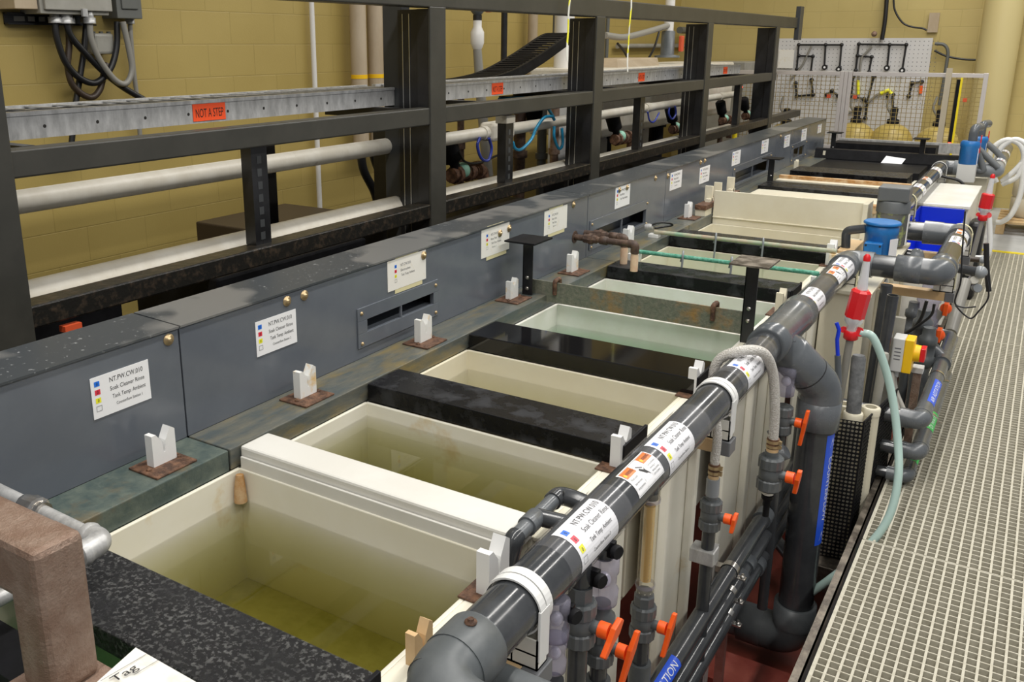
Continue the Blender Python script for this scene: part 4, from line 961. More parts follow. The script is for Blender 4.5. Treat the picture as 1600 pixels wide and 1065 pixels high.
m = MB('galvanised'); m.tube(fillet([(xe - .035, yy, .966), (xe + .008, yy, .965), (xe + .008, yy - .045, .962)], .035), .0255, 18); m.lathe((xe - .045, yy, .966), (1, 0, 0), [(0, .025), (.012, .028), (.02, .025)], 18); m.lathe((xe + .008, yy - .055, .962), (0, 1, 0), [(0, .025), (.012, .028), (.02, .025)], 18); m.build('elbow', t)
MB('dark_void').lathe((XP, yy, .975), (1, 0, 0), [(0, .026), (.001, .026)], 18).build('wall_hole', t)
t = thing('lockout_tag', 'laminated paper tag reading Tag in the lower left corner, beside the rusty tube', 'tag', (-1.2, .83, .9))
o = at(148, 1062, z=.90); u = (at(215, 1012, z=.905) - o).normalized(); u.z = 0; v = V((-u.y, u.x, 0)); v = -v if (at(300, 1062, z=.9) - o).dot(-v) > 0 else v
a0, a1, a2 = at(140, 1075, z=.897), at(212, 1011, z=.902), at(312, 1068, z=.897); e1 = a1 - a0; e2 = a2 - a1
MB('white_pp').add([a0, a1, a1 + e2 * 1.1, a0 + e2 * 1.1, a0 - V((0, 0, .001)), a1 - V((0, 0, .001)), a1 + e2 * 1.1 - V((0, 0, .001)), a0 + e2 * 1.1 - V((0, 0, .001))], [(0, 3, 2, 1), (4, 5, 6, 7), (0, 1, 5, 4), (1, 2, 6, 5), (2, 3, 7, 6), (3, 0, 4, 7)], 'paper_old').build('sheet', t)
p0 = at(185, 1062, z=.903); pu = (at(222, 1040, z=.903) - p0).normalized(); pn = V((0, 0, 1)); pv = pn.cross(pu)
m = MB('ink'); text(m, lambda a, b: p0 + pu * a + pv * b, 'Tag', -.008, 0, .018, .048)
q0 = p0 - pu * .02 + pv * .022
for off, ln in ((pv * .022 - pu * .02, .09), (-pv * .009 + pu * .025, .06)):
    q = p0 + off; m.add([q, q + pu * ln, q + pu * ln + pv * .001, q + pv * .001], [(0, 1, 2, 3)], 'ink')
m.build('printing', t)

# ================================================================ black steel frame behind the hood
XF = -2.5
t = thing('equipment_rack', 'long black painted steel frame of posts and beams behind the hood', 'frame', (XF, 5, 0))
FR = t
MB('frame_paint').box(XF - .11, XF, .2, 11.0, 2.127, 2.238).build('top_beam', t, bevel=.006)
MB('frame_paint').box(XF - .075, XF - .003, .2, 10.2, 1.583, 1.666).build('middle_rail', t, bevel=.006)
m = MB('frame_dirty'); m.box(XF - .10, XF - .002, .2, 11.5, 1.124, 1.196); m.build('lower_beam', t, bevel=.006)
MB('frame_grey').box(XF - .03, XF + .02, 10.9, 11.06, 2.0, 2.36).build('end_bracket', t, bevel=.004)
for i, ye in enumerate((1.50, 3.779, 5.66, 7.91, 10.15)):
    p = MB('frame_paint').box(XF - .012, XF + .002, ye - .135, ye, 0, 2.13).build('post', t, bevel=.003)
    MB('frame_black').box(XF - .075, XF - .013, ye - .133, ye - .006, 0, 2.12).build('post_web', t)
    m = MB('frame_black'); m.box(XF - .20, XF - .078, ye - .12, ye - .05, 0, 2.12); m.build('post_core', t, bevel=.003)
    if i in (1, 2, 3):
        m = MB('bright_edge'); m.box(XF - .131, XF - .127, ye - .1235, ye - .1205, 0.4, 2.10); m.box(XF - .170, XF - .166, ye - .1235, ye - .1205, 0.4, 2.10); m.build('guide_edge', t)
    if i == 1: MB('frame_grey').box(at(601, 200, y=ye - .1).x, XF - .19, ye - .10, ye - .03, 0, 2.3).build('rear_plate', t, bevel=.003)
tag(MB('orange_handle_old').box(-2.53, -2.498, 1.60, 1.66, 1.085, 1.105).build('reflector'), 'small red reflector under the lower beam at the left edge', 'reflector')
# slotted uprights under the middle rail
for i, (y, zt, lab) in enumerate(((2.53, 1.60, 'slotted black upright in the first bay, between middle rail and lower beam'), (4.50, 1.53, 'slotted black upright with a cream cap in the second bay'),
                                  (6.50, 1.585, 'slotted black upright in the third bay'), (9.05, 1.585, 'slotted black upright in the last bay'))):
    t = thing('slotted_upright', lab, 'upright', (XF - .06, y, 1.196), 'slotted uprights of the frame')
    x0 = XF - .10; m = MB('frame_black'); m.box(x0, x0 + .055, y - .04, y - .036, 1.196, zt); m.box(x0 + .052, x0 + .055, y - .036, y + .045, 1.196, zt); m.build('channel', t)
    m = MB('dark_void')
    for k in range(int((zt - 1.23) / .05)): m.box(x0 + .0552, x0 + .0562, y - .012, y + .012, 1.215 + k * .05, 1.245 + k * .05, 'frame_grey')
    m.build('slots', t)
    if i == 1: MB('pvc_white').box(x0 - .01, x0 + .065, y - .05, y + .05, zt, zt + .045).build('cap', t, bevel=.004)

# cable trays with NOT A STEP stickers
def tray(y0, y1, label, stick):
    t = thing('cable_tray', label, 'cable tray', (-2.8, (y0 + y1) / 2, 1.66), 'galvanised cable trays on the frame')
    x0, x1 = -3.05, -2.74; m = MB('galvanised'); m.box(x1 - .003, x1, y0, y1, 1.668, 1.745); m.box(x1 - .022, x1 + .004, y0, y1, 1.742, 1.755); m.box(x0, x0 + .003, y0, y1, 1.668, 1.745); m.box(x0 - .004, x0 + .022, y0, y1, 1.742, 1.755); m.build('side_rails', t)
    m = MB('galvanised'); n = int((y1 - y0) / .11)
    for k in range(n): yy = y0 + .05 + k * (y1 - y0 - .06) / n; m.box(x0, x1, yy, yy + .02, 1.748, 1.753, 'galvanised')
    m.build('rungs', t)
    m = MB('cable_black'); m.box(x0 + .01, x1 - .01, y0, y1, 1.675, 1.738); m.build('cables_in_tray', t)
    m = MB('dark_void')
    for k in range(int((y1 - y0) / .2)): m.lathe((x1, y0 + .07 + k * .2, 1.705), (1, 0, 0), [(0, .006), (.0006, .006)], 10)
    m.build('bolt_holes', t)
    if stick:
        w_, c = stick; m = MB('orange_sticker'); m.box(x1 + .001, x1 + .0022, c - w_ / 2, c + w_ / 2, 1.676, 1.741); s_ = m.build('sticker', t)
        F = flat((x1 + .0028, c - w_ / 2, 1.668), (0, 1, 0), (0, 0, 1), (1, 0, 0)); m = MB('sticker_ink'); text(m, F, 'NOT A STEP', w_ * .07, .022, .033, w_ * .86, 'sticker_ink'); m.build('lettering', s_)
    for yy in (y0 + .3, y1 - .3): m = MB('frame_black'); m.box(x0, -2.57, yy - .02, yy + .02, 1.62, 1.667); m.build('support_arm', t)
def U(px, py, x): return at(px, py, x=x).y
tray(1.3, 3.83, 'galvanised cable tray in the first bay with a wide NOT A STEP sticker', (.165, U(327, 178, -2.74)))
tray(3.90, 5.75, 'galvanised cable tray in the second bay, below the black cable chain', (.13, U(777, 143, -2.74)))
tray(5.80, 8.0, 'galvanised cable tray in the third bay below the grey blower', (.13, U(1002, 124, -2.74)))
tray(8.05, 9.65, 'short galvanised cable tray in the last bay', (.13, U(1133, 113, -2.74)))

# white pipes behind the frame
def wpipe(x, z, y0, y1, r0, label, cuts=()):
    t = thing('white_pipe', label, 'pipe', (x, (y0 + y1) / 2, z), 'white PVC pipes behind the frame')
    MB('pvc_white').cyl((x, y0, z), (x, y1, z), r0, seg=24).build('pipe', t)
    for c in cuts: MB('pvc_white').lathe((x, c, z), (0, 1, 0), [(0, r0 + .006), (.10, r0 + .006)], 24).build('coupling', t)
    return t
wpipe(-2.80, 1.462, 1.2, 3.86, .040, 'upper white pipe in the first bay, with faint printing underneath')
w2 = wpipe(-2.80, 1.45, 3.95, 5.85, .036, 'upper white pipe in the second bay with a square coupling', (4.62,))
wpipe(-2.80, 1.45, 6.0, 8.1, .034, 'upper white pipe in the third bay, wires looped around it', (7.2,))
wpipe(-2.80, 1.45, 8.2, 9.9, .032, 'upper white pipe in the last bay below a red light', (9.2,))
wpipe(-2.74, 1.155, 1.55, 3.80, .058, 'fat white pipe just behind the lower beam, first bay')
wpipe(-2.74, 1.145, 3.95, 5.85, .050, 'fat white pipe with a rust smear behind the lower beam, second bay', (5.7,))
wpipe(-2.74, 1.135, 6.1, 7.9, .042, 'fat white pipe behind the lower beam, third bay')
wpipe(-2.74, 1.13, 8.3, 9.4, .04, 'fat white pipe behind the lower beam, last bay')

# electrical boxes and cables on the left wall
W = -4.58
a, b = U(30, 20, W + .2), U(174, 20, W + .2)
t = thing('electrical_box', 'large pale grey electrical enclosure on the yellow wall, upper left corner', 'electrical box', (W + .1, (a + b) / 2, 2.12), 'electrical boxes on the left wall')
zt_ = 2.75; z0 = at(100, 22, x=W + .2).z
MB('box_grey').box(W, W + .18, U(67, 18, W + .2), b, z0, zt_).build('body', t, bevel=.004); MB('box_grey').box(W + .18, W + .2, U(72, 18, W + .2), b + .01, z0 + .02, zt_).build('door', t, bevel=.004)
MB('duct_tan').box(W, W + .17, a, U(67, 18, W + .2) - .005, z0 + .02, zt_).build('side_box', t, bevel=.004); 
m = MB('galvanised'); q = U(127, 20, W + .2); m.box(W + .2, W + .215, q, q + .03, z0 - .01, z0 + .03); m.build('latch', t)
a, b = U(184, 28, W + .14), U(223, 28, W + .14); z1 = at(200, 29, x=W + .14).z
t = thing('electrical_box', 'dark grey safety switch box right of the large enclosure', 'electrical box', (W + .1, (a + b) / 2, z1), 'electrical boxes on the left wall')
MB('box_dark_grey').box(W, W + .14, a, b, z1, zt_).build('body', t, bevel=.004); MB('box_dark_grey').box(W + .14, W + .15, a + .03, b - .03, z1 + .05, zt_).build('door', t, bevel=.01)
t = thing('mounting_channel', 'black slotted mounting channel under the large electrical enclosure', 'channel', (W, 3.1, 2.04))
a, b = U(12, 30, W + .04), U(150, 30, W + .04); zz = at(80, 30, x=W + .04).z; m = MB('frame_black'); m.box(W, W + .04, a, b, zz - .03, zz - .022); m.box(W, W + .04, a, b, zz + .022, zz + .03); m.box(W, W + .01, a, b, zz - .03, zz + .03); m.build('channel', t)
m = MB('conduit_grey')
for px in (30, 52, 62): yy = U(px, 30, W + .01); m.box(W + .0101, W + .012, yy - .03, yy + .03, zz - .012, zz + .012)
m.build('slots', t)
t = thing('junction_box', 'small grey cast junction box hanging among the cables', 'junction box', (W, 3.4, 1.9), 'electrical boxes on the left wall')
a, b = U(149, 68, W + .1), U(180, 68, W + .1); m = MB('box_grey'); m.box(W, W + .10, a, b, at(160, 85, x=W + .1).z, at(160, 52, x=W + .1).z); m.build('body', t, bevel=.015)
m = MB('box_dark_grey')
for k in range(3): m.cyl((W + .05, a + .03 + k * .05, at(160, 53, x=W + .1).z), (W + .05, a + .03 + k * .05, at(160, 49, x=W + .1).z), .012, seg=8)
m.build('bolts', t)
def cable(pts, x, rad, mat, label, name='cable', group='cables below the electrical boxes', conn=True):
    t = thing(name, label, 'cable', at(*pts[0], x=x), group)
    P_ = [at(*q, x=x) for q in pts]; MB(mat).tube(smooth(P_, 7), rad, 10).build('cable', t)
    if conn: MB('galvanised').lathe(P_[0] + V((0, 0, -.012)), (0, 0, 1), [(0, rad * 1.9), (.03, rad * 1.9), (.03, rad * 1.4), (.06, rad * 1.4)], 12).build('connector', t)
    return t
cable([(86, 32), (89, 60), (103, 98), (125, 122), (150, 129), (172, 108), (182, 75), (183, 34)], W + .12, .018, 'cable_black', 'thick black cable looping from the enclosure to the safety switch box')
cable([(107, 33), (108, 70), (106, 105), (115, 135), (140, 152), (156, 140), (163, 110), (168, 100)], W + .10, .018, 'cable_brown', 'dark brown cable hanging lowest in the bundle')
cable([(103, 33), (112, 58), (140, 90), (165, 115), (195, 138), (240, 164)], W + .14, .018, 'cable_black', 'black cable slanting down right behind the cable tray')
cable([(135, 32), (131, 80), (125, 120), (118, 165), (112, 222), (108, 260)], W + .08, .017, 'cable_black', 'black cable dropping straight behind the tray')
cable([(140, 33), (143, 62), (157, 95), (180, 125), (197, 130), (206, 110), (202, 80), (192, 34)], W + .16, .017, 'conduit_grey', 'grey flexible conduit looping below the junction box')
cable([(203, 34), (206, 80), (210, 120), (215, 160), (219, 215)], W + .05, .014, 'conduit_grey', 'straight grey conduit below the safety switch box')
def conduit(p0, p1, x, rad, mat, label, cat='conduit', rings=()):
    a, b = at(*p0, x=x), at(*p1, x=x); b = V((a.x, (a.y + b.y) / 2, b.z)); a.y = b.y
    t = thing(cat, label, cat, b, 'conduits and ducts on the left wall'); MB(mat).cyl(b, a + V((0, 0, .6)), rad, seg=18).build('tube', t)
    for zz in rings: MB(mat).cyl((a.x, a.y, zz), (a.x, a.y, zz + .06), rad * 1.35, seg=18).build('coupling', t)
    return t
conduit((484, 5), (503, 345), W + .05, .019, 'duct_white', 'slim whitish conduit rising on the wall through the first bay')
c1 = conduit((557, 5), (566, 240), W + .12, .062, 'duct_tan', 'left of two fat tan ducts on the wall with yellow bands', 'duct')
c2 = conduit((583, 5), (592, 240), W + .12, .062, 'duct_tan', 'right of two fat tan ducts, beside the dark frame plate', 'duct')
for c in (c1, c2):
    p = LOC[c.name]; zz = at(570, 120, x=W + .18).z; m = MB('switch_yellow'); m.cyl((p.x, p.y, zz - .015), (p.x, p.y, zz + .015), .064, seg=18); m.build('yellow_band', c)
conduit((828, 20), (834, 190), W + .1, .05, 'duct_tan', 'tan duct on the wall in the second bay', 'duct')
conduit((881, 25), (881, 120), -3.6, .085, 'duct_white', 'bright white duct behind the second bay, near the cable chain end', 'duct')
conduit((783, 20), (792, 110), -4.1, .028, 'frame_black', 'dark vertical cable bundle on the wall in the second bay', 'conduit')
conduit((947, 10), (950, 110), -4.2, .022, 'box_dark_grey', 'dark thin conduit right of the third post', 'conduit')
conduit((867, 20), (868, 60), -4.2, .025, 'box_dark_grey', 'dark conduit beside the white duct', 'conduit')
conduit((1168, 50), (1163, 100), -4.4, .03, 'duct_tan', 'faint tan conduit in the last bay', 'conduit')
# vertical drain with orange ball valve in the second bay
a = at(746, 20, x=-3.9); b = at(752, 130, x=-3.9); t = thing('drain_valve', 'grey ball valve with orange lever on a white and grey drop pipe, second bay', 'valve', (a.x, a.y, 1.2))
MB('pvc_grey_dull').lathe((a.x, a.y, at(0, 45, x=-3.9).z if False else 2.18), (0, 0, 1), [(0, .03), (.03, .055), (.3, .06)], 18).build('valve_body', t)
MB('orange_handle_old').box(a.x + .06, a.x + .09, a.y + .02, a.y + .07, 2.2, 2.40).build('lever', t, bevel=.006)
m = MB('duct_white'); m.lathe((a.x, a.y, 1.92), (0, 0, 1), [(0, .035), (.02, .045), (.05, .055), (.13, .055), (.17, .035), (.22, .035)], 18); m.build('white_union', t)
m = MB('cable_black'); m.cyl((a.x, a.y, 2.14), (a.x, a.y, 2.18), .036, seg=16); m.build('dark_band', t)
MB('conduit_grey').tube([(a.x, a.y, 1.92), (a.x + .02, a.y + .02, 1.6), (a.x + .04, a.y + .12, 0.9)], [.035, .04, .045], 16).build('drop_pipe', t)
# energy chain
t = thing('cable_chain', 'black plastic cable chain rising in a slope behind the second bay', 'cable chain', (-3.2, 5.3, 1.7))
P_ = smooth([at(*q, x=-3.1) for q in ((715, 136), (760, 130), (800, 118), (845, 92), (888, 62), (905, 58))], 9)
m = MB('black_plastic')
for i in range(len(P_) - 1):
    a, b = P_[i], P_[i + 1]; d_ = (b - a); c = (a + b) / 2; n_ = V((1, 0, 0)); up = n_.cross(d_.normalized())
    m.obox(c, d_ * .5, n_ * .012, up * .035); m.obox(c + V((-.22, 0, 0)), d_ * .5, n_ * .012, up * .035)
    m.obox(c + V((-.11, 0, 0)) + up * .03, d_ * .22, n_ * .11, up * .004)
m.build('links', t)
# grey blower / box behind third bay
t = thing('plastic_hopper', 'off white rectangular tank top behind the third bay with a dark valve on it', 'tank', (-3.5, 7.5, 1.2))
a = at(945, 112, x=-3.1); b = at(1135, 104, x=-3.1)
m = MB('pvc_white'); m.box(-3.8, -3.1, a.y, b.y + .3, 1.2, a.z + .02); m.build('tank_top', t, bevel=.02)
m = MB('duct_tan'); m.prism([(-3.75, a.y + .5, a.z + .02), (-3.2, a.y + .5, a.z + .02), (-3.3, a.y + .7, a.z + .09), (-3.65, a.y + .7, a.z + .09)], (0, 1.0, 0)); m.build('lid', t)
q = at(1042, 90, x=-3.45); m = MB('pvc_grey_dull'); m.lathe((q.x, q.y, a.z + .08), (0, 0, 1), [(0, .13), (.02, .13), (.03, .07), (.26, .07), (.27, .06)], 20); m.build('valve', t)
MB('duct_white').lathe((q.x, q.y, a.z + .35), (0, 0, 1), [(0, .05), (.8, .05)], 18).build('white_pipe', t)
MB('orange_handle_old').box(q.x + .10, q.x + .14, q.y + .04, q.y + .11, a.z + .14, a.z + .30).build('lever', t, bevel=.01)
cable([(945, 55), (975, 58), (1010, 50), (1043, 40)], -3.45, .03, 'conduit_grey', 'grey hose sagging into the white pipe, third bay', 'hose', 'hoses behind the frame', False)
cable([(965, 68), (975, 80), (985, 98), (992, 105)], -3.6, .012, 'cable_black', 'black cable curving down left of the dark valve, third bay', 'cable', 'hoses behind the frame', False)
cable([(1030, 50), (1022, 75), (1010, 97)], -3.6, .012, 'cable_black', 'black cable slanting down to the hopper lid', 'cable', 'hoses behind the frame', False)
m = MB('box_dark_grey'); a = at(1062, 47, x=-4.3); b = at(1210, 50, x=-4.3); m.cyl(a, V((a.x, b.y, a.z)), .045, seg=14); tag(m.build('wall_pipe'), 'dark pipe running level on the wall behind the last two bays', 'pipe')
m = MB('box_grey'); a = at(965, 72, x=-4.5); b = at(1210, 74, x=-4.5); m.cyl(a, V((a.x, b.y, a.z)), .03, seg=14); tag(m.build('wall_conduit'), 'thin grey conduit running level on the wall, under the dark pipe', 'conduit')
m = MB('rust_tube'); m.lathe(at(1194, 20, x=-4.3), (1, .3, 0), [(0, .12), (.04, .14), (.08, .12)], 20); tag(m.build('pipe_flange'), 'round brown flange above the top beam near the frame end', 'flange')
t = thing('control_box', 'pale grey cabinet seen in the last bay, with a small paper above it', 'cabinet', (-3.6, 10.2, 0))
a = at(1165, 97, x=-3.3); b = at(1200, 97, x=-3.3); MB('box_grey').box(-3.8, -3.3, a.y, min(b.y + .2, 12.7), 0, a.z).build('body', t, bevel=.01)
MB('paper_old').obox(at(1189, 88, x=-3.35) , (.002, 0, 0), (0, .12, 0), (0, 0, .05)).build('paper', t)

# equipment seen under the middle rail
def boxthing(name, x0, x1, y0, y1, z0, z1, mat, label, cat, bev=.01): return tag(MB(mat).box(x0, x1, y0, y1, z0, z1).build(name, bevel=bev), label, cat)
boxthing('storage_crate', -4.35, -3.75, 3.75, 4.55, 0, .90, 'cable_brown', 'dark brown box against the wall in the first bay', 'box')
boxthing('black_cabinet', -3.2, -2.68, .2, 1.95, 0, 1.08, 'black_plastic', 'black cabinet below the fat white pipe at the left edge', 'cabinet')
boxthing('black_cabinet', -3.2, -2.68, 2.4, 3.35, 0, 1.06, 'black_plastic', 'low black cabinet below the fat white pipe, first bay', 'cabinet')
boxthing('black_cabinet', -3.2, -2.68, 3.95, 5.0, 0, 1.02, 'black_plastic', 'low black cabinet below the second bay', 'cabinet')
boxthing('black_cabinet', -3.2, -2.68, 6.2, 7.7, 0, 1.0, 'black_plastic', 'low black cabinet below the third bay', 'cabinet')
boxthing('equipment_screen', -3.45, -3.40, 6.75, 7.9, .9, 1.52, 'switch_grey', 'pale grey panel behind the pipes in the third bay', 'panel', .003)
boxthing('equipment_screen', -3.45, -3.40, 8.6, 9.2, .9, 1.52, 'switch_grey', 'narrow white panel behind the pipes in the last bay', 'panel', .003)
for x, y, r_, lab in ((-3.3, 4.35, .05, 'black column behind the slotted upright of the second bay'), (-3.3, 3.28, .05, 'black column behind the first bay, right of the slim conduit')):
    boxthing('black_column', x - .06, x + .06, y - .06, y + .06, 0, 1.56, 'frame_black', lab, 'column', .003)
def processv(px, py, x, label, s=1.0, gr='green and rusty valves behind the frame'):
    p = at(px, py, x=x); t = thing('process_valve', label, 'valve', p, gr)
    MB('rust_plate').tube([p + V((0, -.22 * s, 0)), p + V((0, .02, 0))], .045 * s, 14).build('body', t)
    m = MB('rust_plate')
    for k in (-.18, -.05, .06): m.lathe(p + V((0, k * s, 0)), (0, 1, 0), [(0, .058 * s), (.035 * s, .058 * s)], 12)
    m.build('flanges', t)
    MB('mint_valve').ball(p + V((.01, -.11 * s, .02)), .05 * s, 12).build('bonnet', t)
    MB('black_plastic').lathe(p + V((0, -.16 * s, .03)), (-.1, -.5, 1), [(0, .03 * s), (.05 * s, .03 * s), (.07 * s, .06 * s), (.22 * s, .065 * s), (.24 * s, .045 * s)], 16).build('actuator', t)
    MB('rust_plate').tube(fillet([p + V((0, .05 * s, 0)), p + V((0, .16 * s, 0)), p + V((0, .16 * s, -.2))], .05), .035 * s, 12).build('elbow', t)
processv(735, 268, -2.95, 'green and rusty valve with black actuator in the second bay')
processv(975, 215, -2.85, 'green topped rusty valve in the third bay, left one', .9)
processv(1060, 200, -2.85, 'green topped rusty valve beside the fourth post', .8)
processv(1135, 187, -2.85, 'small rusty valve cluster in the last bay', .8)
processv(1170, 180, -2.85, 'rearmost rusty valve in the last bay', .8)
def loop(pts, x, rad, mat, label): 
    return tag(MB(mat).tube(smooth([at(*q, x=x) for q in pts], 8), rad, 10).build('hose_loop'), label, 'hose', 'coloured hoses hanging behind the frame')
loop([(780, 155), (820, 153), (850, 163), (863, 180), (866, 185)], -2.88, .011, 'teal_hose', 'teal hose arching from the tray to the upper white pipe')
loop([(801, 222), (805, 232), (815, 233), (830, 218), (838, 200), (850, 184), (862, 182), (866, 187)], -2.74, .010, 'teal_hose', 'bright teal hose looping under the square coupling')
loop([(866, 197), (866, 215), (873, 232), (879, 225), (878, 200)], -2.72, .010, 'teal_hose', 'narrow teal hose loop left of the third post')
loop([(750, 215), (746, 228), (752, 247), (763, 250), (768, 232), (764, 216)], -2.76, .009, 'blue_hose', 'dark blue coiled hose hanging from the upper white pipe')
loop([(1046, 168), (1045, 178), (1050, 186), (1056, 178), (1055, 166)], -2.76, .009, 'blue_hose', 'small dark blue hose loop in the third bay')
loop([(1012, 175), (1015, 188), (1022, 190), (1030, 176)], -2.76, .007, 'blue_hose', 'thin blue wires drooping from the white coupling, third bay')
loop([(716, 236), (726, 252), (745, 255), (765, 248), (783, 240)], -2.9, .007, 'cable_black', 'thin black cable sagging below the second bay pipe')
loop([(563, 230), (568, 265), (585, 300), (592, 330)], -3.9, .03, 'cable_black', 'left black hose dropping behind the first bay, near the dark plate')
loop([(580, 230), (590, 262), (608, 292), (630, 315)], -3.9, .03, 'cable_black', 'right black hose slanting behind the first bay, near the dark plate')
t = thing('isolator_switch', 'yellow isolator switch behind the upper white pipe in the third bay', 'switch', at(975, 160, x=-3.3)); p = at(978, 160, x=-3.3)
MB('switch_yellow').box(p.x - .05, p.x, p.y - .1, p.y + .1, p.z - .06, p.z + .06).build('cover', t, bevel=.008); MB('orange_handle_old').cyl(p, p + V((.03, 0, 0)), .035, seg=14).build('knob', t)
t = thing('warning_lamp', 'tiny red light above the pipe in the last bay', 'lamp', at(1158, 136, x=-2.9)); MB('red_led').ball(at(1158, 136, x=-2.85), .018, 10).build('lamp_lens', t); MB('switch_grey').box(-2.92, -2.86, 8.98, 9.08, 1.40, 1.5).build('housing', t)
# square coupling on the white pipe
MB('pvc_white').box(-2.85, -2.74, 4.66, 4.92, 1.40, 1.51).build('square_coupling', w2, bevel=.02)
# yellow and white straps hanging from above
def strap(p0, p1, label):
    a, b = at(*p0, x=-2.46), at(*p1, x=-2.46); a.z = 2.6; m = MB('fabric_strap_yellow'); n = 14
    pts = [a.lerp(b, k / n) + V((.006 * math.sin(k), .012 * math.sin(k * 1.3), 0)) for k in range(n + 1)]
    for i in range(n): m.obox((pts[i] + pts[i + 1]) / 2, (.001, 0, 0), (0, .010, 0), (pts[i] - pts[i + 1]) * .5)
    tag(m.build('hanging_strap'), label, 'strap', 'straps hanging over the top beam')
strap((890, 0), (886, 95), 'yellow and white strap hanging in front of the white duct'); strap((986, 0), (980, 112), 'yellow and white strap hanging down in the third bay')

# ================================================================ far end: fence, pegboard, pressure tanks
YF = 11.6
t = thing('mesh_fence', 'low fence of wire mesh panels in pale aluminium profile at the far end', 'fence', (-1.7, YF, 0))
zt1 = 1.645
for x0, x1, nm in ((-3.3, -2.12, 'rail'), (-1.98, -.655, 'rail')):
    MB('aluminium').box(x0, x1, YF - .02, YF + .02, zt1 - .045, zt1).build('top_rail', t, bevel=.002)
    MB('aluminium').box(x0, x1, YF - .02, YF + .02, .75, .79).build('bottom_rail', t, bevel=.002)
for x in (-2.12, -2.075, -2.03): MB('aluminium').box(x + .002, x + .043, YF - .022, YF + .022, 0, zt1 + .002).build('post', t, bevel=.003)
MB('aluminium').box(-.655, -.61, YF - .022, YF + .022, 0, zt1 + .005).build('post', t, bevel=.003)
m = MB('rust_wood'); g = .05
for x0, x1 in ((-3.3, -2.12), (-1.985, -.655)):
    k = int((x1 - x0) / g)
    for i in range(1, k): x = x0 + i * (x1 - x0) / k; m.box(x - .003, x + .003, YF - .002, YF + .002, .79, zt1 - .045, 'mesh_wire')
    for i in range(17): z = .81 + i * .048; m.box(x0, x1, YF - .003, YF, z, z + .005, 'mesh_wire')
m.build('wire_mesh', t)
for x in (-2.22, -1.93, -.80): MB('orange_handle_old').box(x - .02, x + .02, YF - .03, YF - .003, 1.34, 1.38).build('latch', t)
bd = MB('wood_board'); bd.box(-1.02, -.96, YF - .045, YF - .025, .80, 1.70); tag(bd.build('wood_post'), 'narrow upright wooden board in front of the mesh fence', 'board')
t = thing('light_curtain', 'tall black sensor bar with a yellow side and a red glow at its foot', 'sensor', (-.85, YF - .06, .8))
MB('black_plastic').box(-.90, -.865, YF - .09, YF - .05, .86, 1.58).build('sensor_face', t); MB('yellow_paint').box(-.865, -.845, YF - .09, YF - .04, 0, 1.60).build('housing', t); MB('red_led').box(-.895, -.87, YF - .094, YF - .09, .875, .90).build('indicator', t)
# pegboard on the far wall
YP = 12.90
c = [at(1220, 60, y=YP), at(1458, 60, y=YP), at(1445, 125, y=YP), at(1205, 115, y=YP)]
x0, x1, z1 = c[0].x, c[1].x, c[0].z
t = thing('pegboard', 'large white perforated board with black plumbing on the back wall', 'pegboard', ((x0 + x1) / 2, YP, .6))
PB = t
MB('pegboard').box(x0 - .02, x1, YP, YP + .02, .55, z1).build('board', t)
m = MB('ink_grey')
for i in range(38):
    for j in range(17):
        X_ = x0 + .03 + i * .05; Z_ = z1 - .04 - j * .05; m.add([(X_ - .005, YP - .0006, Z_ - .005), (X_ + .005, YP - .0006, Z_ - .005), (X_ + .005, YP - .0006, Z_ + .005), (X_ - .005, YP - .0006, Z_ + .005)], [(0, 1, 2, 3)])
m.build('peg_holes', t)
def bp(pts, label, rad=.012, mat='cable_black', fit=True, grp='black plumbing runs on the pegboard'):
    P_ = [at(*q, y=YP - .04) for q in pts]
    t = thing('instrument_pipe', label, 'pipe', P_[0], grp); MB(mat).tube(fillet(P_, .02, 3), rad, 8).build('pipe', t)
    if fit:
        for q in P_: MB(mat).ball(q, rad * 2.1, 8).build('fitting', t)
bp([(1245, 108), (1248, 70), (1315, 70), (1312, 105)], 'left black pipe arch on the pegboard')
bp([(1248, 87), (1270, 88), (1267, 112)], 'short black branch inside the left pipe arch')
bp([(1290, 70), (1288, 105)], 'middle black drop of the left arch, ending in a gauge')
bp([(1337, 110), (1342, 69), (1416, 70), (1410, 108)], 'right black pipe arch on the pegboard')
bp([(1340, 87), (1362, 89), (1358, 112)], 'short black branch inside the right pipe arch')
bp([(1390, 70), (1386, 108)], 'middle black drop of the right arch, ending in a gauge')
bp([(1268, 72), (1255, 100), (1235, 125)], 'pale grey hose slanting left across the pegboard', .014, 'conduit_grey', False)
bp([(1362, 73), (1346, 90), (1342, 125)], 'pale grey hose curving down in the right arch', .014, 'conduit_grey', False)
for k, (px, py) in enumerate(((1289, 105), (1311, 108), (1386, 106), (1410, 110))):
    p = at(px, py, y=YP - .07); t = thing('pressure_gauge', '%s small round black gauge on the pegboard, counted from the left' % ('first', 'second', 'third', 'fourth')[k], 'gauge', p, 'gauges on the pegboard')
    MB('cable_black').lathe(p, (0, -1, 0), [(0, .035), (.03, .035)], 16).build('case', t); MB('paper').lathe(p + V((0, -.031, 0)), (0, -1, 0), [(0, .014), (.001, .014)], 12).build('dial', t)
for k, pts in enumerate((((1243, 130), (1245, 150), (1270, 148), (1268, 125)), ((1292, 148), (1300, 142), (1310, 150), (1318, 175)), ((1333, 120), (1330, 150), (1350, 155)), ((1365, 120), (1355, 160), (1352, 185)), ((1388, 150), (1395, 148), (1395, 185)), ((1420, 150), (1425, 130), (1440, 128)))):
    bp(list(pts), ('dark tube cluster behind the fence, %s' % ('far left', 'left of the middle posts', 'right of the middle posts', 'above the second dome', 'above the third dome', 'by the pegboard edge')[k]), .014, 'cable_black', True, 'plumbing behind the mesh fence')
